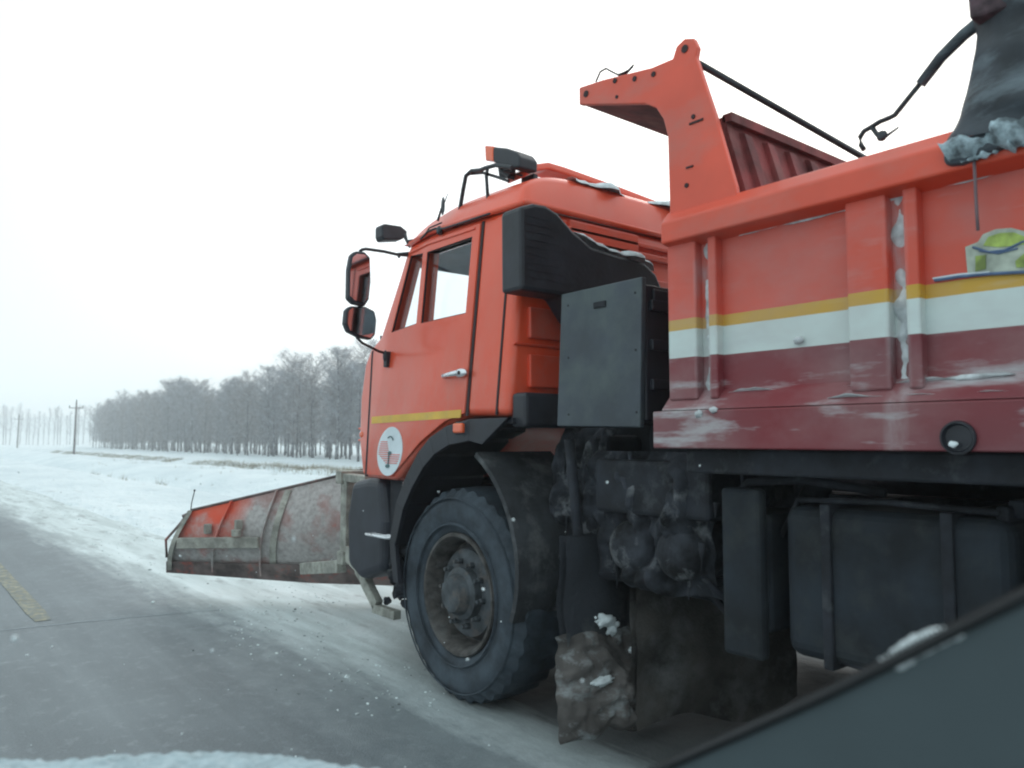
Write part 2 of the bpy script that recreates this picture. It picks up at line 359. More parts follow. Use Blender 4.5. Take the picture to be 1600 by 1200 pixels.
# ------------------------------------------------------------------ setting
def ss(a, b, x):
    t = max(0, min(1, (x - a) / (b - a))); return t * t * (3 - 2 * t)
def ground_z(x, y):
    edge = 3.35 + 2.2 * ss(11.0, 8.0, y) + .12 * noise.noise(V3(y * .25, 3, 0))
    z = -.05 + (.10 + .035 * noise.noise(V3(x * 1.3, y * .7, 1)) + .018 * noise.noise(V3(x * 5, y * 3, 2))) * ss(edge - .25, edge + .35, x)
    z += -1.75 * ss(6.5, 12.5, x) + (1.0 + .14 * noise.noise(V3(x * .4, y * .25, 0))) * ss(13, 17.5, x)
    z += (.10 * noise.noise(V3(x * .5, y * .35, 5)) + .05 * noise.noise(V3(x * 1.7, y * 1.1, 8))) * ss(6, 9, x)
    z += -.22 * math.exp(-((x - 22.3) / .7) ** 2) + .10 * math.exp(-((x - 23.6) / .8) ** 2)
    if x < -6: z += -1.2 * ss(-7, -12, x) + .05 * noise.noise(V3(x * .5, y * .35, 5))
    z += 4.0 * ss(250, 900, y) * ss(20, 200, x) * 0
    return z
xs = [-400, -200, -100, -50, -25, -15, -10, -7, -6, -3, 0, 2.6, 2.9]
x = 3.0
while x < 26: xs.append(x); x += .12 if x < 7 else .3
xs += [27, 29, 32, 36, 42, 50, 60, 75, 100, 150, 250, 400, 700, 1100]
ys = [-300, -100, -40, -20, -10, -5]
y = -3.0
while y < 400: ys.append(y); y += .16 if y < 14 else (.5 if y < 60 else (2 if y < 150 else 12))
ys += [500, 700, 1000, 1500]
g = MB(); nx, ny = len(xs), len(ys)
g.add([(a, b, ground_z(a, b)) for b in ys for a in xs], [(j * nx + i, j * nx + i + 1, (j + 1) * nx + i + 1, (j + 1) * nx + i) for j in range(ny - 1) for i in range(nx - 1)])
tag(g.build('snow_field', M['field'], smooth=True, fix=False), kind='structure')
g = MB(); g.add([(-6, -60, .0), (5.6, -60, .0), (5.6, 900, .0), (-6, 900, .0)], [(0, 1, 2, 3)])
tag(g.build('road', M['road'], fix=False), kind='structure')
g = MB()
for y0, y1 in ((7.55, 13.5), (-4.5, 1.5), (19.5, 25.5), (31.5, 37.5), (43.5, 49.5), (55.5, 61.5)):
    L_ = []; R_ = []
    n = 14
    for i in range(n + 1):
        yy = y0 + (y1 - y0) * i / n
        w = .075 + .008 * noise.noise(V3(yy * 3, 0, 0))
        if i in (0, n): w *= .75
        L_.append((1.10 - w, yy, .004)); R_.append((1.10 + w, yy, .004))
    g.add(L_ + R_, [(i, i + n + 1, i + n + 2, i + 1) for i in range(n)])
tag(g.build('road_marking', M['line'], fix=False), 'worn yellow dashes down the middle of the road', None, kind='structure')
# transverse crack filled with snow
g = MB(); a = onZ(-40, 990); b = onZ(350, 953); pl = []
for i in range(41):
    t = i / 40; p = a.lerp(b, t); p.y += .03 * noise.noise(V3(t * 9, 0, 3)) + .05 * math.sin(t * 3.1); pl.append(p)
g.add([(p.x, p.y - .007, .004) for p in pl] + [(p.x, p.y + .007 + .006 * noise.noise(V3(p.x * 9, 0, 0)), .004) for p in pl], [(i, i + 1, i + 42, i + 41) for i in range(40)])
tag(g.build('road_crack', mat('snow_filled_crack', (.33, .38, .41), .9), fix=False), kind='structure')
# far ridge
g = MB()
def ridge(u, v):
    x = -700 + 1700 * u; y = 640 + 150 * v + 60 * math.sin(u * 7)
    return V3(x, y, -3 + (24 + 7 * noise.noise(V3(u * 6, 0, 1)) + 3 * noise.noise(V3(u * 40, 0, 1))) * math.sin(min(1, v * 1.6) * math.pi / 2))
g.grid(ridge, 90, 8)
tag(g.build('hills', M['field'], smooth=True), kind='structure')

# ------------------------------------------------------------------ trees
def birch(seed, h, kind):
    r = random.Random(seed)
    trunk = MB(); crown = MB()
    lean = V3(r.uniform(-.04, .04), r.uniform(-.04, .04), 0)
    pts = [V3(lean.x * h * t + .18 * math.sin(3 * t + seed), lean.y * h * t + .15 * math.sin(2.3 * t + 2 * seed), h * t * .97) for t in [i / 9 for i in range(10)]]
    base = pts[0].copy(); pts = [p - base for p in pts]
    pts[0].z = -.3
    trunk.tube(pts, .13 if kind != 'poplar' else .15, 6, .02)
    if r.random() < .5:
        q = [pts[1] + V3(0, 0, -.9), pts[2] + V3(r.uniform(-.5, .5), r.uniform(-.5, .5), .2), pts[4] + V3(r.uniform(-1, 1), r.uniform(-1, 1), .5)]
        trunk.tube(q, .07, 5, .03)
    def twig(p, d, L, w):
        n = 3; side = d.cross(V3(r.uniform(-1, 1), r.uniform(-1, 1), r.uniform(-1, 1))).normalized() * w
        q = p.copy(); vs = [q - side, q + side]
        for k in range(n):
            d = (d + V3(r.uniform(-.35, .35), r.uniform(-.35, .35), r.uniform(-.25, .22))).normalized(); q = q + d * L / n
            k2 = 1 - (k + 1) / n * .75; vs += [q - side * k2, q + side * k2]
        crown.add(vs, [(2 * i, 2 * i + 1, 2 * i + 3, 2 * i + 2) for i in range(n)])
    nb = {'birch': 46, 'poplar': 36, 'shrub': 20}[kind]
    lo = {'birch': .13, 'poplar': .25, 'shrub': .05}[kind]
    for b in range(nb):
        t = lo + (.98 - lo) * (b + r.random()) / nb
        i = min(8, int(t * 9)); p = pts[i].lerp(pts[i + 1], t * 9 - i)
        a = r.uniform(0, 2 * math.pi); up = r.uniform(.5, 1.1) if kind != 'poplar' else r.uniform(1.3, 2.4)
        L = h * (.24 * math.sin(math.pi * (.12 + .8 * (t - lo) / (1 - lo))) + .05) * r.uniform(.7, 1.15)
        if kind == 'poplar': L *= .7
        d = V3(math.cos(a), math.sin(a), up).normalized(); q = [p]
        for k in range(4):
            d = (d + V3(r.uniform(-.18, .18), r.uniform(-.18, .18), r.uniform(-.1, .16))).normalized(); q.append(q[-1] + d * L / 4)
        crown.tube(q, .036, 3, .012, cap=False)
        for k in range(19 if kind != 'poplar' else 7):
            s = r.uniform(.15, 1); j = min(3, int(s * 4)); o = q[j].lerp(q[j + 1], s * 4 - j)
            dd = V3(r.uniform(-1, 1), r.uniform(-1, 1), r.uniform(-.35, 1.0)).normalized()
            twig(o, (dd + d * .5).normalized(), r.uniform(.5, 1.25) * h / 11, .013)
            for _ in range(2): twig(o + dd * .3, V3(r.uniform(-1, 1), r.uniform(-1, 1), r.uniform(-.7, .8)).normalized(), r.uniform(.35, .8) * h / 11, .010)
    return trunk, crown
def make_tree(name, label, cat, group, seed, h, kind, tw):
    root = empty(name, (0, 0, 0)); tag(root, label, cat, group)
    tr, cr_ = birch(seed, h, kind); tr.build('trunk', M['bark'], root, smooth=True); cr_.build('crown', tw, root, fix=False)
    return root
def copy_thing(src):
    r = src.copy(); COL.objects.link(r)
    for ch in src.children:
        c = ch.copy(); COL.objects.link(c); c.parent = r
        for gch in ch.children:
            d = gch.copy(); COL.objects.link(d); d.parent = c
    return r
BL = 'frosted bare birch in the dense grove beyond the snowy field'
protos = [make_tree('birch_tree', BL, 'tree', 'birches of the roadside grove', 11 + k, 10.6 + .5 * (k % 3), 'birch', M['twig_brown'] if k in (1, 5) else M['twig']) for k in range(8)]
used = set(); R_ = random.Random(3)
def put(protos, x, y, s, g_z):
    k = R_.randrange(len(protos)); src = protos[k]
    o = src if k not in used and len(used) < len(protos) and not used.add(k) else copy_thing(src)
    o.location = (x, y, g_z); o.rotation_euler = (0, 0, R_.uniform(0, 6.28)); o.scale = (s * R_.uniform(.85, 1.1), s * R_.uniform(.85, 1.1), s)
    return o
cnt = 0
for row, (xr, dy) in enumerate(((37.0, 2.1), (40.5, 2.3), (45, 2.6), (50.5, 4.2))):
    y = 46 + row * 1.1
    while y < 226 + row * 6:
        if not (92 < y < 94.2 and row == 0):
            xx = xr + (y - 46) * .03 + R_.uniform(-1.2, 1.2); put(protos, xx, y + R_.uniform(-.5, .5), R_.uniform(.72, 1.12) * (1 + .04 * math.sin(y * .09)) , ground_z(xx, y)); cnt += 1
        y += dy * R_.uniform(.75, 1.3) * (1.15 if y > 150 else 1)
print('birches', cnt)
used = set()
shr = [make_tree('frosted_shrub', 'low frosted shrub at the foot of the birch grove', 'shrub', 'shrubs under the birches', 70 + k, 3.2, 'shrub', M['twig_brown'] if k else M['twig']) for k in range(2)]
for i in range(34):
    y = 48 + i * 5.2 + R_.uniform(-4, 4); put(shr, 39 + (y - 46) * .03 + R_.uniform(-1, 3), y, R_.uniform(.7, 1.3), -.85)
used = set()
pop = [make_tree('poplar_tree', 'tall thin bare poplar faded by haze at far left', 'tree', 'far row of thin trees at left', 40 + k, 15, 'poplar', M['twig']) for k in range(4)]
for i in range(34):
    p = onP(-70 + i * 7.2 + R_.uniform(-3, 3), 690, (0, 1, 0), 330 + R_.uniform(0, 24)); put(pop, p.x, p.y, R_.uniform(.72, 1.05), -.8)

# ------------------------------------------------------------------ power poles
def power_pole(x, y, label, h=8.2):
    z0 = ground_z(x, y); root = empty('power_pole', (x, y, z0)); tag(root, label, 'pole', 'power poles along the field')
    MB().tube([V3(x, y, z0 - .5), V3(x + .05, y, z0 + h * .5), V3(x + .1, y, z0 + h)], .16, 10, .11).build('post', M['wood'], root, smooth=True)
    MB().box((x - .85, y - .05, z0 + h - 1.05), (x + 1.0, y + .05, z0 + h - .93)).build('crossarm', M['wood'], root)
    for dx, dz in ((-.8, -.92), (.95, -.92), (.1, .0)):
        MB().lathe([(0, .0), (0, .06), (.12, .08), (.3, .05), (.34, 0)], (x + dx, y, z0 + h + dz), 8, 'z').build('insulator', M['dark_metal'], root, smooth=True)
p = onX(118, 708, 22.6); power_pole(22.3, 132, 'nearer and taller wooden power pole standing left of the grove', 8.0)
p = onX(22, 700, 25.0); power_pole(25.6, 224, 'farther and smaller wooden power pole near the left edge of the photo', 8.0)

# dry grass strip
g = MB(); R2 = random.Random(5)
for i in range(15000):
    y = 26 + 130 * R2.random() ** 1.6; x = 23.0 + R2.gauss(0, .45) + (1.2 * R2.random() if y < 60 else 0); h = R2.uniform(.12, .38) * (1.2 if y < 70 else .9)
    if noise.noise(V3(y * .12, 1, 0)) < -.25: continue
    a = R2.uniform(0, 3.14); w = .012; z = ground_z(x, y) - .02; l = R2.uniform(-.12, .12)
    g.add([(x - w * math.cos(a), y - w * math.sin(a), z), (x + w * math.cos(a), y + w * math.sin(a), z), (x + l, y + l * .5, z + h)], [(0, 1, 2)])
tag(g.build('dry_grass', M['grass'], fix=False), 'strip of dry brown grass poking through snow before the grove', 'grass', kind='stuff')

g = MB(); R6 = random.Random(33)
for i in range(1500):
    y = 2.2 + 26 * R6.random() ** 1.7; x = (2.75 if R6.random() < .5 else 3.4) + R6.gauss(0, .28) - .35 * ss(12, 4, y)
    if x < 1.6 or y < 3.8 or noise.noise(V3(x * 1.2, y * .6, 9)) < -.1: continue
    k = R6.uniform(.004, .011) * (1 + .8 * (R6.random() < .03)); g.blob((x, y, max(ground_z(x, y), 0) + k * .3), (k, k * R6.uniform(.8, 1.6), k * .6), i, .7, 1)
tag(g.build('snow_crumbs', M['crumb'], smooth=False), 'scattered small snow clods along the slushy road edge', 'snow clods', kind='stuff')
g = MB()
for i in range(420):
    y = 11 + 80 * R6.random() ** 1.4; x = R6.uniform(6.5, 21)
    if noise.noise(V3(x * .35, y * .2, 4)) < .12: continue
    z = ground_z(x, y) - .03
    for k in range(5):
        a = R6.uniform(0, 6.28); l = R6.uniform(.03, .12); w = .006; h = R6.uniform(.10, .32); bx_, by_ = x + R6.gauss(0, .06), y + R6.gauss(0, .06)
        g.add([(bx_ - w, by_ + w, z), (bx_ + w, by_ - w, z), (bx_ + math.cos(a) * l, by_ + math.sin(a) * l, z + h)], [(0, 1, 2)])
tag(g.build('snow_weeds', M['grass'], fix=False), 'sparse dry weeds sticking out of the roadside snow bank', 'weeds', kind='stuff')

# ------------------------------------------------------------------ the truck
T = empty('snowplow_truck', (3.84, 3.77, 0))
tag(T, 'orange tipper truck with snowplough blade driving on the snowy road edge', 'truck')
XL = lambda z: 2.58 + .1 * (z - 1.6)
# cab shell
prof = [(4.80, 1.24), (4.90, 1.48), (4.945, 1.78), (4.93, 2.02), (4.87, 2.13), (4.74, 2.21), (4.49, 2.75), (4.46, 2.80), (4.20, 2.828), (3.80, 2.82), (3.25, 2.795), (3.25, 1.62), (3.60, 1.63), (3.83, 1.585), (4.06, 1.47), (4.36, 1.235)]
g = MB(); g.prism(prof, 2.58, 5.10, .1); cab = g.build('cab', [M['orange'], M['lining']], T, bevel=.045, seg=3)
WIN1 = [(4.20, 2.70), (3.705, 2.70), (3.705, 2.235), (4.195, 2.232)]
WIN2 = [(4.405, 2.712), (4.25, 2.702), (4.25, 2.235), (4.56, 2.212)]
inner = [(4.84, 1.7), (4.86, 2.05), (4.70, 2.19), (4.46, 2.70), (4.40, 2.74), (3.32, 2.73), (3.32, 1.70)]
c1 = MB(); c1.prism(inner, 2.66, 5.02, .1); c1 = c1.build('cut', M['lining'])
cs = [c1]
for w_ in (WIN1, WIN2):
    for a, b in ((2.3, 2.95), (4.75, 5.4)):
        q = MB(); q.prism(w_, a, b); cs.append(q.build('cut', M['orange']))
q = MB(); n_ = V3(0, .54, .25).normalized()
q.slab([V3(2.74, 4.80, 2.225), V3(4.94, 4.80, 2.225), V3(4.90, 4.57, 2.71), V3(2.79, 4.57, 2.71)], V3(0, -.30, -.14)); 
q.v = [v + V3(0, .12, .05) for v in q.v]; cs.append(q.build('cut', M['seam']))
carve(cab, cs)
def drift(path, wa, wb, wfun):
    """snow packed along a ledge: a low ridge whose width swells and dies out; wa, wb = half width and height directions"""
    n = len(path); vs = []; fs = []; m = 8
    for i, p in enumerate(path):
        k = max(0.0, wfun(i / (n - 1)))
        for j in range(m + 1):
            a = math.pi * j / m; q = noise.noise(p * 14) * .35 + 1 + .10 * noise.noise(p * 40 + V3(j, 0, 0))
            vs.append(p + V3(*wa) * math.cos(a) * k * q + V3(*wb) * (math.sin(a) * k ** 1.3 * q - .25))
    for i in range(n - 1):
        for j in range(m): fs.append((i * (m + 1) + j, (i + 1) * (m + 1) + j, (i + 1) * (m + 1) + j + 1, i * (m + 1) + j + 1))
    g.add(vs, fs)
def nk(f, sd_, bias): return lambda t: bias + 1.4 * noise.noise(V3(t * f, sd_, 0)) + .2 * noise.noise(V3(t * f * 4, sd_, 3))
# roof with crown and rolled edges
def roof(u, v):
    X = 2 * u - 1; x = 3.84 + X * 1.155; Yv = v
    y = 3.24 + 1.27 * v; drip = 2.80 + .02 * math.sin(v * 3)
    sx = (1 - abs(X) ** 7) ** .5 if abs(X) < 1 else 0
    sy = min(1, (1 - (max(0, (v - .5) / .5)) ** 2.3) ** .7) if v < 1 else 0
    sb = (1 - (1 - min(1, v / .06)) ** 2) ** .5
    return V3(x, y, drip + .235 * sx * sy * sb * (1 - .03 * (1 - v)))
g = MB(); g.grid(roof, 48, 40); r_ = g.build('roof', M['orange'], T, smooth=True)
# drip rail round the roof
g = MB()
pts = [V3(2.69, 3.24, 2.795), V3(2.69, 3.8, 2.822), V3(2.69, 4.2, 2.83), V3(2.70, 4.44, 2.805), V3(2.80, 4.52, 2.79), V3(3.3, 4.54, 2.80), V3(4.4, 4.54, 2.80), V3(4.9, 4.52, 2.79), V3(4.99, 4.4, 2.81), V3(4.99, 3.24, 2.795)]
g.tube(pts, .018, 8); g.tube([V3(2.69, 3.235, 2.80), V3(4.99, 3.235, 2.80)], .018, 8); g.build('drip_rail', M['orange'], r_, smooth=True)
g = MB()
drift([V3(3.10 + 1.5 * i / 90, 3.33 + .01 * math.sin(i * .2), 3.026) for i in range(91)], (0, .10, 0), (0, -.01, .050), nk(4, 4, .75))
g.build('roof_snow', M['snow'], r_, smooth=True)
# door
g = MB(); dpoly = [(4.705, 1.262), (4.79, 2.10), (4.66, 2.20), (4.445, 2.745), (4.20, 2.775), (3.635, 2.770), (3.635, 1.645), (3.83, 1.602), (4.075, 1.482), (4.375, 1.262)]
g.prism(dpoly, 2.566, 2.64, .1); door = g.build('door', M['orange'], T, bevel=.008)
cs = []
for w_ in (WIN1, WIN2):
    q = MB(); q.prism(w_, 2.3, 2.95); cs.append(q.build('cut', M['orange']))
carve(door, cs)
def strip(mb, path, w, dx, th=.008):
    """flat strip along a (y,z) path on the cab side"""
    for (y0, z0), (y1, z1) in zip(path, path[1:]):
        d = Vector((y1 - y0, z1 - z0)).normalized(); n = Vector((-d.y, d.x)) * w / 2
        mb.prism([(y0 - n.x, z0 - n.y), (y1 - n.x, z1 - n.y), (y1 + n.x, z1 + n.y), (y0 + n.x, z0 + n.y)], 2.58 + dx, 2.58 + dx + th, .1)
g = MB(); strip(g, [(3.618, 1.63), (3.618, 2.775)], .024, -.006); g.build('door_seal', M['seam'], door)
g = MB(); strip(g, [(4.725, 1.25), (4.81, 2.11)], .028, -.006); g.build('door_seal', M['seam'], door)
g = MB(); strip(g, [(3.345, 1.63), (3.352, 2.79)], .016, -.005); g.build('panel_seam', M['seam'], cab)
g = MB()   # pressed frame lines round the windows and ridge above them
strip(g, [(4.415, 2.735), (4.20, 2.752), (3.68, 2.745)], .014, -.022, .012)
g.build('window_frame', M['orange'], door, bevel=.004)
g = MB()
for w_ in (WIN1, WIN2): strip(g, w_ + [w_[0]], .010, -.010, .012)
g.build('window_seal', M['seam'], door)
g = MB(); g.prism(WIN1, 2.592, 2.597, .1); g.build('window_pane', M['glass'], door)
g = MB(); g.prism(WIN2, 2.592, 2.597, .1); g.build('window_pane', M['glass'], door)
g = MB(); g.prism([(3.66, 1.622), (3.66, 1.668), (4.705, 1.650), (4.70, 1.603)], 2.5625, 2.566, .1); g.build('yellow_stripe', M['yellow'], door)
# handle
a = onT(692, 589, -.03); b = onT(728, 583, -.03)
g = MB(); g.tube([V3(2.585, a.y, a.z), V3(2.56, a.y - .03, a.z + .003), V3(2.555, (a.y + b.y) / 2, a.z + .008), V3(2.56, b.y + .06, b.z + .004)], .011, 10, .018)
g.blob((2.572, b.y + .045, b.z + .003), (.020, .06, .027), 1, .05, 3); h_ = g.build('door_handle', M['chrome'], door, smooth=True)
g = MB(); g.lathe([(-.024, 0), (-.024, .012), (0, .012)], (2.575, b.y + .035, b.z + .003), 16); g.build('lock', M['seam'], h_)
# round emblem on the door: white disc, pink lines, a dark stem
cen = onT(608, 705, -.02); cy, cz = cen.y, cen.z; Rr = .157
def disc(mb, cy, cz, r, dx, th=.003, n=40, k=1.0):
    mb.prism([(cy + math.cos(2 * math.pi * i / n) * r, cz + math.sin(2 * math.pi * i / n) * r * k) for i in range(n)], 2.58 + dx, 2.58 + dx + th, .1)
g = MB(); disc(g, cy, cz, Rr, -.018, .004); em = g.build('door_emblem', M['white_sticker'], door)
g = MB()
for i in range(11):
    zz_ = cz + .060 - i * .0135; hw = math.sqrt(max(0, (Rr * .86) ** 2 - (zz_ - cz) ** 2))
    if i < 6: y0, y1 = cy + .035 + .006 * i * -1, cy + hw
    else: y0, y1 = cy - hw, cy + hw - .02 * (i - 6)
    strip(g, [(y0, zz_), (y1, zz_)], .0065, -.0212, .003)
g.build('emblem_lines', M['pink_ink'], em)
g = MB(); strip(g, [(cy - .005, cz - .015), (cy - .005, cz - .085)], .011, -.0245, .003); disc(g, cy - .012, cz - .012, .02, -.0245, .003, 16, .6); disc(g, cy, cz - .095, .024, -.0245, .003, 16, .5)
arc = [(cy + .05 * math.cos(t), cz + .035 + .06 * math.sin(t)) for t in [math.pi * k / 10 for k in range(3, 9)]]
strip(g, arc[::1], .007, -.0245, .003); g.build('emblem_figure', M['green_ink'], em)
# snow helper lives with the truck parts
# front corner panel lamp
c_ = onT(565, 678, -.01)
g = MB(); g.blob((2.60, 4.86, 1.53), (.035, .05, .035), 2, .03, 3); lamp = g.build('indicator_lamp', M['lens'], T, smooth=True)
g = MB(); g.box((2.585, 4.80, 1.485), (2.64, 4.93, 1.50)); g.build('lamp_frame', M['orange'], lamp, bevel=.005)
g = MB(); g.box((2.585, 4.80, 1.565), (2.64, 4.93, 1.58)); g.build('lamp_frame', M['orange'], lamp, bevel=.005)
# interior
g = MB()
for x0 in (2.95, 4.2): g.box((x0, 3.45, 1.8), (x0 + .5, 3.95, 1.98)); g.box((x0, 3.38, 1.95), (x0 + .5, 3.52, 2.42), Matrix.Rotation(-.12, 3, 'X'))
g.build('seat', M['lining'], cab, bevel=.05)
g = MB(); g.box((2.72, 4.42, 1.9), (4.96, 4.78, 2.16)); g.build('dashboard', M['black_plastic'], cab, bevel=.05)
g = MB(); ring = [V3(3.2, 4.25, 2.17) + Matrix.Rotation(.6, 3, 'X') @ V3(.23 * math.cos(t), .23 * math.sin(t), 0) for t in [2 * math.pi * k / 32 for k in range(33)]]
g.tube(ring, .015, 8); g.tube([V3(2.98, 4.26, 2.17), V3(3.42, 4.26, 2.17)], .018, 6); g.tube([V3(3.2, 4.25, 2.17), V3(3.2, 4.6, 1.98)], .03, 8); g.build('steering_wheel', M['black_plastic'], cab, smooth=True)
g = MB(); g.slab([V3(2.73, 4.775, 2.21), V3(4.95, 4.775, 2.21), V3(4.91, 4.545, 2.72), V3(2.77, 4.545, 2.72)], V3(0, -.006, -.003)); g.build('windscreen', M['glass'], cab)
g = MB(); g.tube([V3(3.1, 4.86, 2.18), V3(3.45, 4.80, 2.30), V3(3.9, 4.74, 2.38)], .008, 6); g.tube([V3(4.0, 4.86, 2.18), V3(4.35, 4.80, 2.30), V3(4.6, 4.74, 2.36)], .008, 6)
g.tube([V3(2.72, 4.86, 2.16), V3(2.72, 4.865, 2.23)], .008, 6); g.build('wiper', M['dark_metal'], cab, smooth=True)
# rear wall pressings
g = MB()
for x0, x1, z0, z1 in ((2.72, 3.05, 2.05, 2.22), (2.72, 3.05, 1.78, 1.96), (3.2, 3.6, 1.75, 2.25), (2.70, 4.9, 2.62, 2.66), (2.70, 4.9, 2.69, 2.72), (3.7, 4.9, 1.75, 2.5), (3.02, 3.6, 2.63, 2.76)):
    g.box((x0, 3.222, z0), (x1, 3.252, z1))
g.box((2.62, 3.235, 2.005), (4.9, 3.255, 2.02)); g.build('rear_panel', M['orange_body'], cab, bevel=.012)
g = MB(); g.box((3.10, 3.232, 2.685), (3.32, 3.246, 2.735)); g.build('rear_vent', M['seam'], cab, bevel=.01)
g = MB(); g.box((2.60, 3.12, 1.56), (4.6, 3.24, 1.745)); g.build('rear_skirt', M['black_plastic'], T, bevel=.02)

# ---------------- front wing and mudguard
W0 = (3.78, .61)
out_ = [(4.36, .60), (4.415, .84), (4.335, 1.10), (4.22, 1.27), (4.08, 1.42), (3.95, 1.51), (3.78, 1.575), (3.55, 1.612), (3.20, 1.612)]
in_ = [(4.30, .60), (4.345, .83), (4.255, 1.06), (4.15, 1.20), (4.02, 1.33), (3.90, 1.41), (3.75, 1.465), (3.55, 1.49), (3.43, 1.47)]
g = MB(); n = len(out_)
for i in range(n - 1):
    g.prism([out_[i], out_[i + 1], in_[i + 1], in_[i]], 2.545, 2.575)
    g.prism([out_[i], out_[i + 1], (out_[i + 1][0] - .0, out_[i + 1][1] - .03), (out_[i][0] - .03, out_[i][1] - .01)], 2.575, 3.15)
wing = g.build('front_wing', M['black_plastic'], T, bevel=.006)
g = MB(); arc = [(W0[0] + math.cos(t) * r, W0[1] + math.sin(t) * r) for t, r in [(math.radians(a), .86 - .0035 * (a - 108)) for a in range(108, 190, 6)]]
for (p0, p1) in zip(arc, arc[1:]):
    d = Vector((p1[0] - p0[0], p1[1] - p0[1])).normalized(); nn = (-d.y * .03, d.x * .03)
    g.prism([p0, p1, (p1[0] + nn[0], p1[1] + nn[1]), (p0[0] + nn[0], p0[1] + nn[1])], 2.57, 3.12)
g.build('mudguard', mat('grey_mudguard', (.040, .044, .05), .8, var=.25, scale=6, dirt=((.12, .125, .13), .5, .7, 6, (1, 1, 1)), bump=.006), T, smooth='auto')
lp = onX(718, 669, 2.535)
g = MB(); g.box((2.515, lp.y - .045, lp.z - .028), (2.545, lp.y + .045, lp.z + .028)); sl_ = g.build('side_marker_lamp', M['lens'], T, bevel=.01)
g = MB(); g.box((2.54, lp.y - .055, lp.z - .038), (2.555, lp.y + .055, lp.z + .038)); g.build('lamp_housing', M['black_plastic'], sl_, bevel=.008)

# ---------------- wheels
def wheel(cx, cy, cz, R=.61, w=.40, name='front_wheel', dual=False):
    c = V3(cx, cy, cz); g = MB()
    # cx is the outer (left) face; tyre runs to cx+w
    prof = [(.05, .345), (.022, .37), (.006, .44), (.0, .50), (.012, .555), (.03, .585), (.055, .607), (.10, R), (w / 2, R + .004), (w - .10, R), (w - .055, .607), (w - .03, .585), (w - .012, .555), (w, .50), (w - .006, .44), (w - .05, .345)]
    def md(j, k):
        a = (k // 2) % 2
        if j in (5, 6, 7): return -.016 * a - (.004 if j == 5 else 0)
        if j == 8: return -.016 * ((k // 2 + 1) % 2) 
        if j in (9, 10, 11): return -.016 * ((k // 2 + 1) % 2)
        if j == 4: return -.006 * a
        return 0
    g.lathe(prof, c, 144, mod=md)
    # raised ring on the sidewall
    root = g.build(name, M['rubber'], T, smooth='auto', loc=c)
    g = MB(); g.lathe([(-.004, .395), (-.008, .40), (-.004, .405), (.01, .41)], c, 64); g.lathe([(-.001, .545), (-.006, .549), (-.001, .553), (.01, .556)], c, 64); g.build('sidewall_ring', M['rubber'], root, smooth=True, loc=c)
    g = MB(); g.lathe([(.05, .348), (.028, .352), (.018, .345), (.018, .330), (.035, .318), (.06, .312), (.085, .300), (.16, .295), (.18, .25)], c, 64); g.build('rim', M['rust'], root, smooth='auto', loc=c)
    g = MB(); g.lathe([(.19, .30), (.15, .27), (.10, .25), (.085, .20), (.09, .155), (.045, .15), (.03, .12), (.01, .115), (-.02, .095), (-.025, .05), (-.025, 0)], c, 48); hub = g.build('hub', M['rim'], root, smooth='auto', loc=c)
    for k in range(10):
        a = 2 * math.pi * k / 10 + .1; g = MB()
        p = c + V3(0, math.cos(a) * .185, math.sin(a) * .185)
        g.lathe([(.09, .018), (.055, .018), (.05, .012), (.03, .012), (.03, 0)], p, 6); g.build('wheel_nut', M['rim'], hub, loc=c)
    return root
fw = wheel(2.605, 3.78, .605)
wheel(2.62, .42, .61, name='rear_wheel'); wheel(2.62, -.92, .61, name='rear_wheel')
for yy, nm in ((3.78, 'front_wheel'), (.42, 'rear_wheel'), (-.92, 'rear_wheel')):
    g = MB(); g.lathe([(-.05, .345), (0, .50), (-.05, .6), (-.2, .61), (-.35, .6), (-.4, .5), (-.35, .345)], (5.08, yy, .61), 64, mod=lambda j, k: -.014 * ((k // 2) % 2) if j in (2, 3, 4) else 0); r2 = g.build(nm, M['rubber'], T, smooth='auto', loc=(5.08, yy, .61))
    g = MB(); g.lathe([(-.05, .347), (-.06, .30), (-.2, .28), (-.2, 0)], (5.08, yy, .61), 32); g.build('rim', M['rim'], r2, smooth='auto', loc=(5.08, yy, .61))

# ---------------- chassis, tanks, boxes
g = MB()
for x0 in (3.36, 4.24): g.box((x0, -2.3, .92), (x0 + .09, 4.85, 1.2))
for yy in (-1.8, -.3, 1.1, 2.2, 3.1, 4.6): g.box((3.45, yy, .96), (4.24, yy + .12, 1.14))
g.box((3.0, 3.7, .52), (4.7, 3.86, .68)); g.lathe([(-.2, .05), (-.12, .2), (.12, .2), (.2, .05)], (3.84, 3.78, .6), 16)
g.box((3.0, .35, .52), (4.7, .5, .7)); g.box((3.0, -1.0, .52), (4.7, -.85, .7)); g.tube([V3(3.84, 3.78, .65), V3(3.84, .42, .65)], .05, 10)
g.tube([V3(3.42, 4.6, .85), V3(3.42, 3.78, .72), V3(3.42, 3.0, .9)], .045, 6)
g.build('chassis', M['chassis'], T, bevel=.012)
g = MB(); g.box((2.78, .95, .66), (3.34, 1.76, 1.24)); tk = g.build('fuel_tank', M['fueltank'], T, bevel=.06, seg=4)
for yy in (1.12, 1.55):
    g = MB(); g.box((2.765, yy, .645), (3.36, yy + .04, 1.255)); g.build('tank_strap', M['chassis'], tk, bevel=.006)
g = MB(); g.lathe([(0, .0), (0, .05), (.035, .055), (.04, .05), (.04, 0)], (3.0, 1.62, 1.24), 16, 'z'); g.build('tank_cap', M['chassis'], tk, smooth='auto')
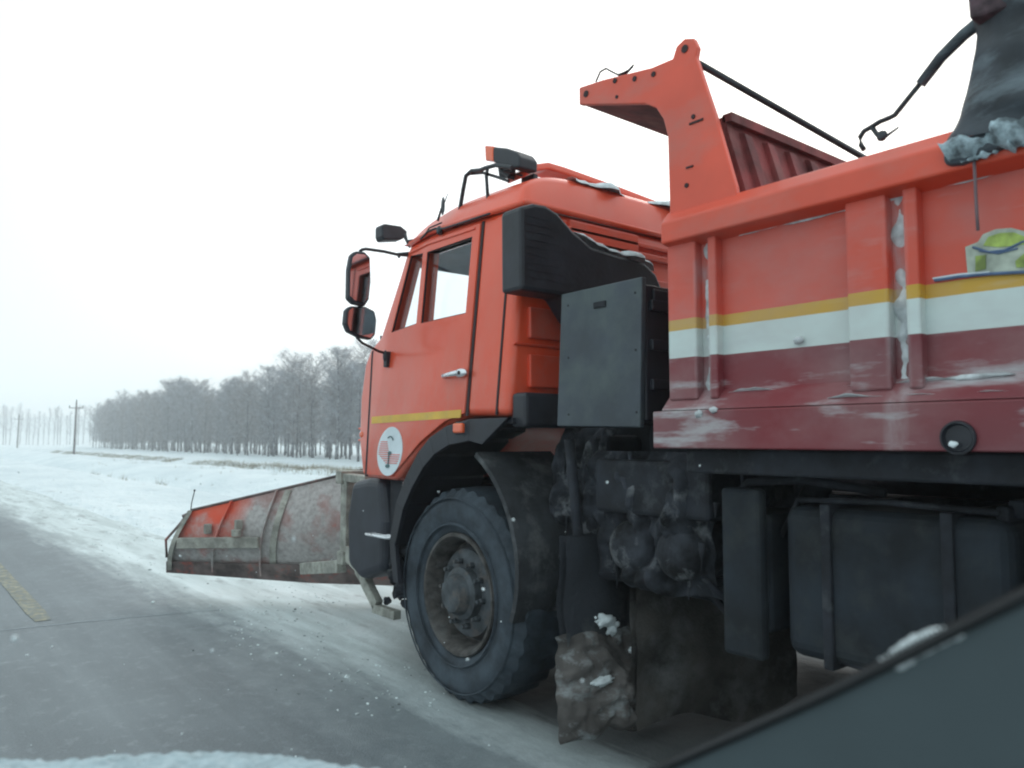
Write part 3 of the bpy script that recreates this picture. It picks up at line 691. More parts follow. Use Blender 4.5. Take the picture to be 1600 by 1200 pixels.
g = MB(); g.tube([V3(2.83, 1.0, 1.26), V3(2.80, 1.35, 1.275), V3(2.84, 1.72, 1.26), V3(2.9, 1.84, 1.1)], .012, 6); g.tube([V3(2.80, .98, .70), V3(2.795, 1.3, .66), V3(2.82, 1.74, .69)], .010, 6); g.build('fuel_line', M['chassis'], tk, smooth=True)
g = MB(); g.box((2.74, 1.83, .62), (2.80, 2.02, 1.3)); g.box((2.80, 1.83, .72), (3.3, 2.02, 1.2)); g.build('tank_bracket', M['fueltank'], T, bevel=.02)
for yy, zz_ in ((2.32, .98), (2.62, .98)):
    g = MB(); prof_ = [(0, 0), (0, .06), (.03, .11), (.06, .125), (.50, .125), (.53, .11), (.56, .06), (.56, 0)]
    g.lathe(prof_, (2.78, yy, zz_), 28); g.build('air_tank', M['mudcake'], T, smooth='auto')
g = MB(); g.box((2.80, 2.12, 1.14), (3.3, 2.82, 1.40)); g.build('battery_box', M['chassis'], T, bevel=.02)
# pipes and hoses in the gap
g = MB()
for k, (x0, col_) in enumerate(((2.95, 0), (3.08, 0), (3.2, 0), (3.32, 0))):
    pts = [V3(x0, 3.12, 1.55 - .1 * k)] + [V3(x0 + .05 * math.sin(k + j), 3.08 - .16 * j, 1.5 - .12 * j * (1 + .2 * math.sin(k * 2)) - .05 * k) for j in range(1, 7)]
    g.tube(pts, .016 + .004 * (k % 2), 7)
g.tube([V3(2.75, 2.95, 1.5), V3(2.78, 2.93, 1.1), V3(2.80, 2.93, .9), V3(2.84, 2.95, .8)], .028, 8)
g.tube([V3(2.92, 2.93, 1.5), V3(2.95, 2.94, .95), V3(2.96, 2.98, .7)], .035, 8)
g.tube([V3(2.82, 2.9, .82), V3(3.0, 2.6, .80), V3(3.2, 2.0, .86), V3(3.3, 1.2, .80)], .02, 7)
g.tube([V3(2.9, 2.1, 1.22), V3(2.85, 1.95, 1.32), V3(2.85, 1.7, 1.34), V3(2.9, 1.4, 1.3)], .018, 7)
g.build('hose', M['chassis'], T, smooth=True)
# lumps of frozen mud caked everywhere under the body
g = MB(); R3 = random.Random(9)
def crust(x0, y0, y1, z0, z1, sd_, amp):
    def f(u, v):
        y = y0 + (y1 - y0) * u; z = z0 + (z1 - z0) * v
        e = 1 - (abs(2 * u - 1) ** 6 + abs(2 * v - 1) ** 6) * .5
        d = noise.fractal(V3(y * 4.5, z * 2.6, sd_), 1.0, 2.2, 5) * amp + abs(noise.noise(V3(y * 10, z * 4, sd_ + 3))) * amp * .8
        return V3(x0 - d * e + .10 * (1 - e), y, z + .05 * noise.noise(V3(y * 6, sd_, 0)) * (1 - v))
    g.grid(f, 70, 80)
crust(2.92, 2.86, 3.24, .62, 1.56, 1, .16); crust(2.86, 2.18, 2.95, .78, 1.44, 5, .16); crust(3.14, 1.75, 2.3, .80, 1.42, 9, .12)
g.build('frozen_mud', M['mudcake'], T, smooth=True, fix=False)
g = MB()
for i in range(46):
    y = R3.uniform(2.0, 3.2); z = R3.uniform(.9, 1.5); x = R3.uniform(2.82, 2.95); l = R3.uniform(.05, .22)
    g.tube([V3(x, y, z), V3(x + .01, y + .01, z - l * .5), V3(x + .01, y + .015, z - l)], R3.uniform(.008, .022), 5, .002)
g.build('mud_icicle', M['mudcake'], T, smooth=True)['kind'] = 'stuff'
g = MB()
g.box((2.92, 2.85, .75), (3.2, 3.18, 1.52)); g.box((3.2, 2.2, .7), (3.36, 3.2, 1.6)); g.lathe([(0, 0), (0, .2), (.3, .2), (.3, 0)], (3.0, 2.45, 1.5), 24)
g.build('engine_guard', M['chassis'], T, bevel=.03)
g = MB(); g.box((4.35, .9, .45), (4.98, 3.0, 1.3)); g.box((4.4, -1.6, .9), (5.0, .9, 1.34)); g.build('far_side_filler', M['chassis'], T, bevel=.05)  # far-side boxes added to block the bright snow beyond the underbody
g = MB(); g.box((4.98, 1.0, .10), (5.03, 3.05, .60)); g.build('far_side_blocker', M['chassis'], T, bevel=.01)  # added dark plate, closes off the bright view low under the truck
g = MB(); g.box((2.9, -.2, 1.24), (3.3, 1.0, 1.30)); g.box((2.85, .98, .35), (3.36, 1.02, 1.28)); g.build('rear_mudguard', M['chassis'], T, bevel=.01)
# mud flap caked with slush behind the front wheel
g = MB()
def flap(u, v): 
    x = 2.64 + .50 * u - .05 * (1 - v) * (1 - u) + .05 * (1 - v) * u; z = .12 + .03 * math.sin(u * 6) * (1 - v) + .90 * v; return V3(x, 2.86 + .035 * noise.noise(V3(u * 3, v * 4, 1)) + .10 * (1 - v) ** 2 * -1 - .02 * math.sin(u * 5), z)
g.grid(flap, 14, 16); g.grid(lambda u, v: flap(u, v) + V3(0, .05, 0), 14, 16)
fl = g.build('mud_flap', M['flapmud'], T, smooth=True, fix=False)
g = MB()
g.grid(lambda u, v: flap(.04 + .92 * u, .02 + .62 * v) + V3(0, -.012 - .10 * max(0, noise.fractal(V3(u * 3.5, v * 3, 6), 1, 2.2, 5)) * math.sin(math.pi * u) ** .4 * math.sin(math.pi * v) ** .4, 0), 50, 60)
g.v = [Vector((v.x, 2.86 + (v.y - 2.86) * .5, v.z)) for v in g.v]
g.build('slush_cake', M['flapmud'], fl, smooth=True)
g = MB()
def heap(u, v):
    p = flap(-.08 + 1.36 * u, -.04 + .52 * v); e = max(0, math.sin(math.pi * u)) ** .35 * max(0, math.sin(math.pi * v)) ** .35
    d = .05 + .10 * (noise.fractal(V3(u * 3.2, v * 2.6, 12), 1.0, 2.1, 5) + .45) + .05 * abs(noise.noise(V3(u * 9, v * 5, 2)))
    return p + V3(.03 * noise.noise(V3(v * 6, u * 2, 1)), .03 - d * e, .05 * noise.noise(V3(u * 7, 3, 0)) * (1 - v) - .03 * (1 - v) * abs(math.sin(u * 9)))
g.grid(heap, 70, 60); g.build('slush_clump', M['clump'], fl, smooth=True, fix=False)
for c_, r_s, k in (((2.84, 2.79, .60), (.055, .03, .03), 3), ((2.90, 2.80, .56), (.035, .02, .04), 7), ((2.75, 2.72, .34), (.07, .02, .018), 9), ((2.98, 2.74, .44), (.02, .02, .015), 9)):
    g = MB(); g.blob(c_, r_s, k, .7, 3); g.build('snow_lump', M['snow'], fl, smooth=True)

g = MB()
def apron(u, v): return V3(2.92 + 1.0 * u, 2.66 - .25 * u + .04 * noise.noise(V3(u * 4, v * 4, 4)), .08 + .95 * v + .05 * math.sin(u * 7))
g.grid(apron, 18, 14); g.grid(lambda u, v: apron(u, v) + V3(0, .04, 0), 18, 14)
g.build('rubber_apron', mat('brown_muddy_rubber', (.055, .050, .046), .85, var=.35, scale=4, dirt=((.11, .11, .11), .5, .75, 5, (1, 1, 1)), bump=.01), T, smooth=True, fix=False)
# ---------------- grey side box and black air intake between cab and body
g = MB(); q = [onX(px, py, 2.62) for px, py in ((877, 460), (1003, 432), (1000, 668), (870, 666))]
g.slab(q, V3(.03, 0, 0)); bx = g.build('side_box', M['tank'], T, bevel=.006)
g = MB(); y0, y1 = q[1].y + .012, q[0].y - .02
for yy in (y0 + .03, y1 - .03):
    for z_ in (1.62, 1.9, 2.16): g.lathe([(-.003, 0), (-.003, .005), (.004, .006)], (2.62, yy, z_), 8)
g.build('box_bolt', M['chassis'], bx)
g = MB(); g.box((2.612, (y0 + y1) / 2 - .04, 2.12), (2.622, (y0 + y1) / 2 + .04, 2.15)); g.build('box_latch', M['chassis'], bx, bevel=.003)
g = MB(); g.box((2.655, y0, 1.58), (3.25, y1, 2.20)); g.build('box_casing', M['black_plastic'], bx, bevel=.01)
g = MB()
for z_ in (1.72, 1.9, 2.08): g.box((2.68, y0 - .02, z_), (3.2, y0 + .005, z_ + .05))
g.box((2.7, y0 - .015, 2.10), (2.9, y0, 2.18)); g.build('casing_rib', M['black_plastic'], bx, bevel=.006)
ip = [(814, 322), (835, 317), (853, 320), (872, 332), (896, 360), (925, 385), (965, 398), (1008, 410), (1026, 428), (1036, 452), (1040, 480), (1040, 560), (960, 560), (905, 500), (882, 462), (815, 452)]
q = [onY(px, py, 3.00) for px, py in ip]
g = MB(); g.slab(q, V3(0, .17, 0)); ai = g.build('air_intake', M['black_plastic'], T, bevel=.02)
g = MB()
for i in range(9):
    a = onY(820, 335 + i * 12, 2.995); b = onY(866 + i * 3.2, 332 + i * 13.5, 2.995)
    g.box((a.x + .01, 2.998, a.z - .003), (b.x - .03, 2.999, a.z + .003))
g.build('intake_grille', M['black_plastic'], ai)
g = MB()
pp = [(893, 357), (906, 371), (920, 381), (940, 390), (960, 396), (985, 403), (1008, 409), (1022, 420)]; path = []
for i in range(70):
    q_ = i / 69 * (len(pp) - 1); j = min(len(pp) - 2, int(q_)); a_ = q_ - j
    path.append(onY(pp[j][0] * (1 - a_) + pp[j + 1][0] * a_, pp[j][1] * (1 - a_) + pp[j + 1][1] * a_, 3.07) - V3(0, 0, .004))
drift(path, (0, .09, 0), (0, -.004, .045), lambda t: (.75 + .5 * noise.noise(V3(t * 5, 1, 1))) * min(1, t * 8, (1 - t) * 6))
g.build('intake_snow', M['snow'], ai, smooth=True)
# dark frame uprights and upper wing behind cab
g = MB(); g.box((3.35, 2.5, 1.2), (3.5, 2.62, 2.3)); g.box((3.2, 2.34, 1.5), (3.7, 2.46, 2.2)); g.build('cab_lock_frame', M['chassis'], T, bevel=.01)

# ---------------- tipper body
g = MB()
g.box((2.60, -2.2, 1.60), (2.66, 2.125, 2.36))                     # wall
g.box((5.02, -2.2, 1.60), (5.08, 2.125, 2.40)); g.box((2.60, -2.2, 1.50), (5.08, 2.12, 1.56))
g.box((2.60, -2.26, 1.50), (5.08, -2.2, 2.40))
g.prism([(-2.2, 1.462), (2.19, 1.462), (2.19, 1.615), (-2.2, 1.615)], 2.52, 2.66)   # skirt
body = g.build('tipper_body', M['banded'], T, bevel=.006)
g = MB(); n = 2
# sloping shoulder above the skirt
def seg_x(mb, prof_xz, y0, y1):
    n = len(prof_xz); vs = [(x, y0, z) for x, z in prof_xz] + [(x, y1, z) for x, z in prof_xz]
    mb.add(vs, [tuple(range(n)), tuple(range(2 * n - 1, n - 1, -1))] + [(i, i + n, (i + 1) % n + n, (i + 1) % n) for i in range(n)])
seg_x(g, [(2.522, 1.617), (2.64, 1.617), (2.64, 1.70), (2.60, 1.70)], -2.2, 2.15)
for y0, y1 in ((1.985, 2.13), (1.885, 1.925), (1.205, 1.345), (1.105, 1.150), (.42, .56), (.32, .365), (-.36, -.22), (-.46, -.42), (-1.2, -1.0), (-2.2, -2.0)):
    seg_x(g, [(2.555, 1.66), (2.62, 1.66), (2.62, 2.345), (2.555, 2.345)], y0, y1)
g.build('side_rib', M['banded'], body, bevel=.008)
g = MB()
seg_x(g, [(2.515, 2.318), (2.515, 2.405), (2.565, 2.462), (2.70, 2.462), (2.70, 2.30), (2.60, 2.30)], -2.2, 2.13)
g.build('top_rail', M['orange_body'], body, bevel=.008)
g = MB()
seg_x(g, [(5.16, 2.318), (5.16, 2.405), (5.11, 2.462), (4.98, 2.462), (4.98, 2.30), (5.06, 2.30)], -2.2, 2.13)
g.build('top_rail', M['orange_body'], body, bevel=.008)
# side gussets of the canopy
gp = [(2.66, 3.20), (2.66, 3.114), (2.24, 2.975), (2.18, 2.935), (2.14, 2.87), (2.118, 2.79), (2.112, 2.40), (1.775, 2.43), (1.785, 2.49), (1.875, 2.806), (1.965, 3.08), (1.955, 3.12), (1.975, 3.165), (2.02, 3.182), (2.065, 3.165), (2.085, 3.12), (2.20, 3.125), (2.50, 3.18)]
for x0 in (2.555, 5.085):
    g = MB(); g.prism(gp, x0, x0 + .03); gu = g.build('canopy_side', M['orange_body'], body, bevel=.006)
    g = MB()
    for (yy, zz_, rr) in ((2.018, 3.135, .017), (2.61, 3.15, .016), (2.42, 3.145, .012), (2.3, 3.11, .012), (2.19, 3.09, .012), (1.98, 2.83, .010), (2.02, 2.55, .010), (2.41, 3.065, .008)):
        g.lathe([(-.004, 0), (-.004, rr), (.036, rr), (.036, 0)], (x0, yy, zz_), 16)
    g.box((x0 - .005, 1.93, 2.80), (x0 + .001, 2.0, 2.808)); g.box((x0 - .005, 1.985, 2.62), (x0 + .001, 2.02, 2.627))
    g.build('bolt_hole', M['seam'], gu)
g = MB()
sheet = [(2.66, 3.12), (2.24, 2.985), (2.18, 2.945), (2.14, 2.875), (2.118, 2.79), (2.112, 1.52)]
for p0, p1 in zip(sheet, sheet[1:]):
    d = Vector((p1[0] - p0[0], p1[1] - p0[1])).normalized(); nn = (d.y * -.02, d.x * .02)
    g.prism([p0, p1, (p1[0] - abs(nn[0]), p1[1] + abs(nn[1])), (p0[0] - abs(nn[0]), p0[1] + abs(nn[1]))], 2.585, 5.085)
g.build('canopy_plate', M['inner_red'], body)
g = MB(); g.prism([(2.09, 1.56), (2.09, 2.80), (1.875, 2.815), (1.865, 2.77), (1.78, 2.48), (1.76, 1.56)], 2.62, 5.04); bh = g.build('bulkhead', M['inner_red'], body)
g = MB()
for i in range(14):
    x0 = 2.70 + i * .165; g.prism([(1.862, 2.76), (1.835, 2.75), (1.755, 2.48), (1.735, 1.6), (1.76, 1.6), (1.78, 2.48)], x0, x0 + .05)
g.prism([(1.885, 2.822), (1.885, 2.79), (1.84, 2.785), (1.84, 2.822)], 2.62, 5.04)
g.build('bulkhead_rib', M['inner_red'], bh)
# small bent wire at canopy tip
g = MB(); g.tube([onX(px, py, 2.59) for px, py in ((931, 128), (938, 112), (947, 107), (956, 112), (966, 117), (976, 113), (985, 108), (990, 101))], .0045, 6); g.tube([onX(px, py, 2.6) for px, py in ((966, 117), (978, 115), (988, 104))], .006, 6)
g.build('bent_wire', M['dark_metal'], body, smooth=True)
# snow lying on ledges and in the grooves
g = MB(); R4 = random.Random(4)
drift([V3(2.585, 2.08 - 1.95 * i / 300, 1.685) for i in range(301)], (.02, 0, -.016), (-.010, 0, .013), nk(9, 2, .12))
drift([V3(2.545, 1.42 - 1.3 * i / 240, 1.640) for i in range(241)], (.014, 0, -.010), (-.008, 0, .010), nk(8, 5, .38))
drift([V3(2.593, 1.80 - 1.5 * i / 240, 2.302) for i in range(241)], (0.006, 0, -.012), (-.008, 0, .004), nk(7, 9, .25))
for yc, sd_, bias in ((1.955, 3, .75), (1.178, 6, .85), (.39, 8, .4)):
    drift([V3(2.603, yc + .006 * math.sin(i * .3), 1.69 + .64 * i / 120) for i in range(121)], (0, .020, 0), (-.012, 0, 0), nk(7, sd_, bias))
for (y, z, ry, rz) in ((1.30, 1.72, .012, .035), (1.27, 1.67, .04, .008), (1.95, 1.60, .02, .015), (1.88, 1.612, .018, .014), (1.55, 1.86, .022, .012), (1.05, 1.66, .08, .01), (.95, 1.69, .09, .008)):
    g.blob((2.585 if z > 1.62 else 2.52, y, z), (.012, ry, rz), int(y * 90), .6, 2)
g.build('ledge_snow', mat('greyed_packed_snow', (.62, .66, .68), .9, var=.2, scale=14, bump=.008, bs=60), body, smooth=True)
# round towing recess in the skirt
rc = onX(1497, 684, 2.515)
g = MB(); g.lathe([(-.006, .048), (-.01, .044), (.004, .038), (.004, 0)], (2.515, rc.y, rc.z), 28); g.lathe([(0, .052), (-.008, .05), (-.008, .046)], (2.515, rc.y, rc.z), 28); g.build('skirt_socket', M['black_plastic'], body, smooth='auto')
g = MB(); g.blob((2.502, rc.y + .01, rc.z - .02), (.006, .014, .010), 3, .4, 2); g.build('socket_snow', M['snow'], body, smooth=True)
# under-body dark beam
g = MB(); g.box((2.62, -2.2, 1.36), (2.74, 2.1, 1.458)); g.box((4.95, -2.2, 1.36), (5.07, 2.1, 1.458)); g.box((2.7, -2.2, 1.42), (5.0, 2.1, 1.458)); g.build('subframe', M['chassis'], T, bevel=.01)
# emblem on the body side
ex = 2.594
def sp(mb, pix, dx, th=.003):
    mb.slab([onX(px, py, ex + dx) for px, py in pix], V3(th, 0, 0))
g = MB(); sp(g, [(1508, 386), (1528, 378), (1536, 366), (1556, 358), (1580, 356), (1604, 362), (1625, 375), (1640, 395), (1640, 424), (1512, 430)], 0, .004); eb = g.build('body_emblem', M['cream_ink'], body)
g = MB(); sp(g, [(1536, 384), (1544, 370), (1562, 364), (1584, 363), (1602, 370), (1612, 380), (1585, 384), (1560, 386)], -.003); sp(g, [(1586, 408), (1600, 396), (1636, 392), (1636, 416), (1588, 418)], -.003); sp(g, [(1524, 400), (1540, 398), (1540, 420), (1524, 424)], -.003); g.build('emblem_green', M['lime_ink'], eb)
g = MB(); g.tube([onX(px, py, ex - .002) for px, py in ((1520, 386), (1545, 394), (1570, 391), (1598, 378), (1630, 368))], .004, 6); g.tube([onX(px, py, ex - .002) for px, py in ((1460, 438), (1500, 432), (1545, 428), (1620, 424))], .0055, 6); g.tube([onX(px, py, ex - .002) for px, py in ((1530, 392), (1560, 396), (1590, 388))], .003, 6); g.build('emblem_blue', M['blue_ink'], eb)
g = MB(); sp(g, [(1456, 434), (1500, 427), (1546, 424), (1546, 428), (1500, 431), (1460, 438)], -.005); g.build('emblem_white', M['white_sticker'], eb)
# slanting rod from the canopy eye over the load
a = onX(1088, 97, 2.59); b = onX(1335, 238, 3.6); b = EYE + (b - EYE); 
g = MB(); g.tube([a, b, a.lerp(b, 1.25)], .014, 8); g.build('cover_rod', M['dark_metal'], T, smooth=True)

# ---------------- mirrors, stand lamp, antenna on the cab
def mirror(pix, y, label, th=.05, back='black_plastic', face=True):
    q = [onY(px, py, y) for px, py in pix]; c = sum(q, Vector()) / len(q)
    g = MB(); g.slab(q, V3(0, th, 0)); root = g.build('mirror', M[back], T, bevel=.012, seg=3)
    root['label'] = label
    if face:
        g = MB(); g.slab([c + (p - c) * .88 + V3(0, -.006, 0) for p in q], V3(0, .003, 0)); g.build('mirror_glass', M['mirror'], root)
    return root
m1 = mirror([(549, 398), (556, 392), (570, 393), (579, 402), (580, 440), (577, 468), (570, 479), (552, 474), (544, 466), (545, 420)], 4.42, 'long upright mirror, upper of the pair')
m2 = mirror([(541, 484), (548, 478), (572, 479), (586, 486), (589, 500), (587, 523), (580, 531), (562, 527), (544, 518), (539, 505)], 4.44, 'squarish wide-angle mirror, lower of the pair')
m3 = mirror([(597, 352), (601, 349), (627, 353), (637, 361), (636, 369), (628, 374), (600, 375), (597, 368)], 4.60, 'small kerb mirror under the roof edge', .10, face=False)
g = MB(); g.tube([onY(562, 393, 4.45), onY(566, 390, 4.45), onY(572, 389, 4.45), onY(600, 393, 4.45), onY(622, 398, 4.45), V3(2.70, 4.44, 2.725)], .010, 8); g.tube([onY(620, 397, 4.45), onY(640, 395, 4.44), V3(2.70, 4.30, 2.74)], .008, 8)
g.tube([onY(622, 397, 4.44), onY(624, 403, 4.44)], .008, 6); g.build('mirror_arm', M['dark_metal'], m1, smooth=True)
g = MB(); g.tube([onY(557, 527, 4.47), onY(566, 536, 4.48), onY(580, 543, 4.50), onY(592, 549, 4.53), onT(603, 552, -.02)], .009, 8); g.tube([onY(562, 478, 4.46), onY(562, 484, 4.46)], .012, 6); g.build('mirror_arm', M['dark_metal'], m2, smooth=True)
g = MB(); a = onT(604, 561, -.03); g.box((2.58, a.y - .02, a.z - .055), (2.625, a.y + .022, a.z + .05)); g.blob((2.585, a.y, a.z + .02), (.02, .02, .04), 2, .3, 2); g.build('mirror_bracket', M['black_plastic'], m2, bevel=.01)
g = MB(); g.tube([onY(633, 366, 4.55), V3(2.72, 4.52, 2.84), V3(2.80, 4.50, 2.86)], .012, 8); g.tube([onY(633, 371, 4.55), V3(2.73, 4.50, 2.80)], .010, 8); g.build('mirror_arm', M['dark_metal'], m3, smooth=True)
g = MB()   # roof side cable and rail seen over the door
g.tube([onX(px, py, 2.67) for px, py in ((657, 374), (668, 362), (680, 357), (694, 357), (716, 350), (740, 342), (765, 334))], .007, 6)
g.tube([onX(px, py, 2.67) for px, py in ((660, 372), (671, 356), (690, 348))], .005, 6)
g.build('roof_cable', M['dark_metal'], T, smooth=True)
g = MB(); b = onX(687, 360, 2.68); g.blob(b, (.02, .03, .03), 2, .2, 2); g.tube([onX(px, py, 2.68) for px, py in ((684, 345), (690, 325), (695, 315), (700, 302))], .009, 6, .002); g.blob(onX(692, 322, 2.68), (.004, .022, .06), 1, .1, 2)
g.build('antenna', M['dark_metal'], T, smooth=True)
g = MB(); XA = 2.74
g.tube([onX(px, py, XA) for px, py in ((716, 351), (719, 325), (724, 295), (728, 275), (737, 267), (750, 266), (760, 262), (775, 258), (800, 262))], .013, 8)
g.tube([onX(px, py, XA) for px, py in ((764, 335), (762, 305), (760, 275), (762, 262))], .011, 8)
g.tube([onX(px, py, XA + .02) for px, py in ((730, 272), (755, 270), (775, 276), (795, 283))], .009, 8)
a = onX(764, 335, XA); g.box((a.x - .02, a.y - .04, a.z - .02), (a.x + .02, a.y + .04, a.z + .02)); a = onX(716, 351, XA); g.box((a.x - .02, a.y - .03, a.z - .02), (a.x + .02, a.y + .03, a.z + .02))
st = g.build('lamp_stand', M['dark_metal'], T, smooth='auto')
g = MB(); g.slab([onX(px, py, 2.78) for px, py in ((770, 229), (790, 231), (806, 237), (812, 245), (811, 262), (800, 264), (772, 254), (768, 250))], V3(.14, 0, 0)); wl = g.build('work_lamp', M['black_plastic'], st, bevel=.012)
g = MB(); g.slab([onX(px, py, 2.775) for px, py in ((757, 227), (770, 228), (770, 252), (758, 251))], V3(.15, 0, 0)); g.build('lamp_lens', M['lens'], wl, bevel=.008)
g = MB(); g.tube([onX(px, py, 2.82) for px, py in ((785, 255), (783, 268), (795, 276), (803, 266), (803, 256))], .012, 6); g.slab([onX(px, py, 2.82) for px, py in ((778, 262), (800, 262), (798, 280), (780, 276))], V3(.03, 0, 0)); g.build('lamp_bracket', M['dark_metal'], wl)
# roof bar: orange hood over a dark slot, across the back of the roof
g = MB(); q0 = [onY(px, py, 3.46) for px, py in ((818, 266), (836, 256), (858, 253), (882, 260), (960, 288), (1046, 321))]
q = q0 + [p + V3(0, 0, -.045) for p in reversed(q0)]
g.slab(q, V3(0, .16, 0)); rb = g.build('roof_bar', M['orange'], T, bevel=.012)
g = MB(); a = onY(826, 270, 3.50); b = onY(1046, 332, 3.50); g.box((a.x + .05, 3.50, 3.02), (b.x + .5, 3.56, a.z - .01)); g.box((a.x + .02, 3.48, 3.02), (a.x + .06, 3.6, a.z)); g.build('bar_underside', M['black_plastic'], rb, bevel=.01)
g = MB(); g.tube([V3(q0[0].x, 3.47, q0[0].z - .03), V3(q0[0].x - .12, 3.5, q0[0].z - .02), onX(800, 265, 2.8)], .006, 6); g.build('bar_cable', M['dark_metal'], rb)

# ---------------- bumper, steps
g = MB(); g.prism([(4.86, 1.235), (5.10, 1.20), (5.17, .95), (5.15, .60), (4.95, .52), (4.62, .62), (4.60, .95), (4.66, 1.235)], 2.62, 5.06); bp = g.build('bumper', mat('dark_bumper', (.020, .024, .036), .5, var=.15, dirt=((.07, .078, .09), .55, .85, 4, (1, 1, 1))), T, bevel=.06, seg=4)
for x0 in (2.85, 4.5):
    g = MB(); g.box((x0, 5.14, .78), (x0 + .32, 5.18, .98)); g.build('headlamp', M['white_sticker'], bp, bevel=.02)
s0 = onX(590, 832, 2.56)
g = MB()
for k in range(5): g.tube([V3(2.56 + k * .028, 4.47, .865), V3(2.56 + k * .028, 4.72, .865)], .006, 6)
g.tube([V3(2.55, 4.46, .865), V3(2.69, 4.46, .865), V3(2.69, 4.73, .865), V3(2.55, 4.73, .865), V3(2.55, 4.46, .865)], .010, 6)
g.tube([V3(2.62, 4.46, .87), V3(2.64, 4.42, 1.1), V3(2.66, 4.42, 1.25)], .012, 6); g.build('step', M['chrome'], T, smooth=True)
g = MB(); g.box((2.66, 4.40, .58), (2.9, 4.62, 1.24)); g.box((2.68, 4.3, .5), (3.3, 4.6, .62)); g.build('step_frame', M['chassis'], T, bevel=.02)
g = MB()
for i in range(26): g.blob((R3.uniform(2.64, 2.75), R3.uniform(4.35, 4.62), R3.uniform(.42, .85)), R3.uniform(.02, .05), i, .8, 2)
g.build('frozen_mud', M['mudcake'], T, smooth=True)

# ------------------------------------------------------------------ plough (fixed to the truck)
tip = onZ(268, 889, .27); dv = V3(.707, -.707, 0); nv = V3(.707, .707, 0)
LB = 3.15
def zb(t): return .27 - .05 * min(t, 1.4) - .01 * max(0, t - 1.4)
nn_ = V3(.707, .707, 0); cc = nn_.dot(tip)
tl = onP(300, 797, nn_, cc - .10); tr_ = onP(530, 743, nn_, cc - .10)
t0 = (tl - tip).dot(dv); t1 = (tr_ - tip).dot(dv)
def ztop(t): return tl.z + (tr_.z - tl.z) * (t - t0) / (t1 - t0)
print('plough', tip, t0, t1, tl.z, tr_.z)
def blade(t, s, th=0):
    """t along the blade, s 0 bottom .. 1 top; concave side faces forward"""
    start = t0 * s; tt = start + t * (LB - start) ; zt = ztop(tt)
    z = zb(tt) + (zt - zb(tt)) * s
    bow = .26 * math.sin(math.pi * min(1, s * 1.02)) * (zt - .2) * .75
    off = -.10 * s - bow - th
    return tip + dv * tt + nv * off + V3(0, 0, z - tip.z)
P = MB(); P.grid(lambda u, v: blade(u, v), 60, 22); P.grid(lambda u, v: blade(u, v, -.012), 60, 22)
plow = P.build('snow_plough', M['plough'], T, smooth=True, fix=False); plow['label'] = 'long low plough blade, grey with salt and orange on top'
# edge plate
g = MB(); n = 40
def low(u, k): 
    p = blade(u, .0 if k == 0 else .17); return p - nv * .016 + (V3(0, 0, -.03) if k == 0 else V3(0, 0, 0)) + (dv * -.035 if u == 0 else V3(0, 0, 0))
for i in range(n):
    g.slab([low(i / n, 0), low((i + 1) / n, 0), low((i + 1) / n, 1), low(i / n, 1)], nv * -.016)
g.build('cutting_edge', M['steel'], plow)
g = MB()   # left end plate
for i in range(14):
    s0_, s1_ = i / 14, (i + 1) / 14
    a, b = blade(0, s0_), blade(0, s1_); w = .055
    g.slab([a - nv * w, b - nv * w, b + nv * .03, a + nv * .03], dv * -.012)
    g.slab([a - nv * w, b - nv * w, b - nv * w + dv * .035, a - nv * w + dv * .035], nv * -.008)
g.build('end_plate', M['beige'], plow)
def rib(tt):
    g = MB()
    for i in range(14):
        a, b = blade(tt, i / 14), blade(tt, (i + 1) / 14)
        g.slab([a - nv * .05, b - nv * .05, b, a], dv * .014)
    return g.build('plough_rib', M['plough'], plow)
for tt in (.135, .285): rib(tt)
g = MB(); a = blade(.02, .52); b = blade(.285, .45)
g.slab([a - nv * .02 + V3(0, 0, .04), b - nv * .02 + V3(0, 0, .04), b - nv * .02 - V3(0, 0, .055), a - nv * .02 - V3(0, 0, .055)], nv * -.07); g.build('plough_beam', M['beige'], plow, bevel=.006)
for tt in (.10, .20):
    g = MB(); a = blade(tt, .68) - nv * .04; g.box((a.x - .03, a.y - .03, a.z - .05), (a.x + .03, a.y + .03, a.z + .04)); g.build('beam_bracket', M['beige'], plow, bevel=.008)
g = MB()
a = blade(.21, .58) - nv * .09; g.lathe([(-.03, 0), (-.03, .045), (.03, .045), (.03, 0)], a, 12, 'z'); g.build('beam_bracket', M['beige'], plow, bevel=.008)
g = MB()
for i in range(14):
    a, b = blade(.315, i / 14 * .98), blade(.315, (i + 1) / 14 * .98)
    g.slab([a - nv * .012, b - nv * .012, b - nv * .012 + dv * .06, a - nv * .012 + dv * .06], nv * -.012)
g.build('weld_strip', M['beige'], plow)
g = MB(); g.tube([blade(i / 30, 1) for i in range(31)], .013, 8); g.build('top_lip', M['steel'], plow, smooth=True)
# ram and hinge at left end, marker rod
a = blade(0, .95); b = blade(0, .55)
g = MB(); g.blob(a + dv * -.05 + V3(0, 0, -.12), (.05, .05, .07), 3, .3, 2); g.tube([a + dv * -.02, a + dv * -.10 + V3(0, 0, -.10), b + dv * -.10, blade(0, .25) + dv * -.05], .013, 7); g.tube([a + V3(0, 0, .0), a + V3(.0, 0, .02) + dv * -.07 + V3(0, 0, -.05)], .02, 7)
g.build('end_hinge', M['steel'], plow, smooth=True)
g = MB(); g.tube([a, a + V3(.01, 0, .10), a + V3(.03, -.01, .21)], .005, 6); g.blob(a + V3(.03, -.01, .215), .011, 1, .1, 1); g.build('marker_rod', M['dark_metal'], plow)
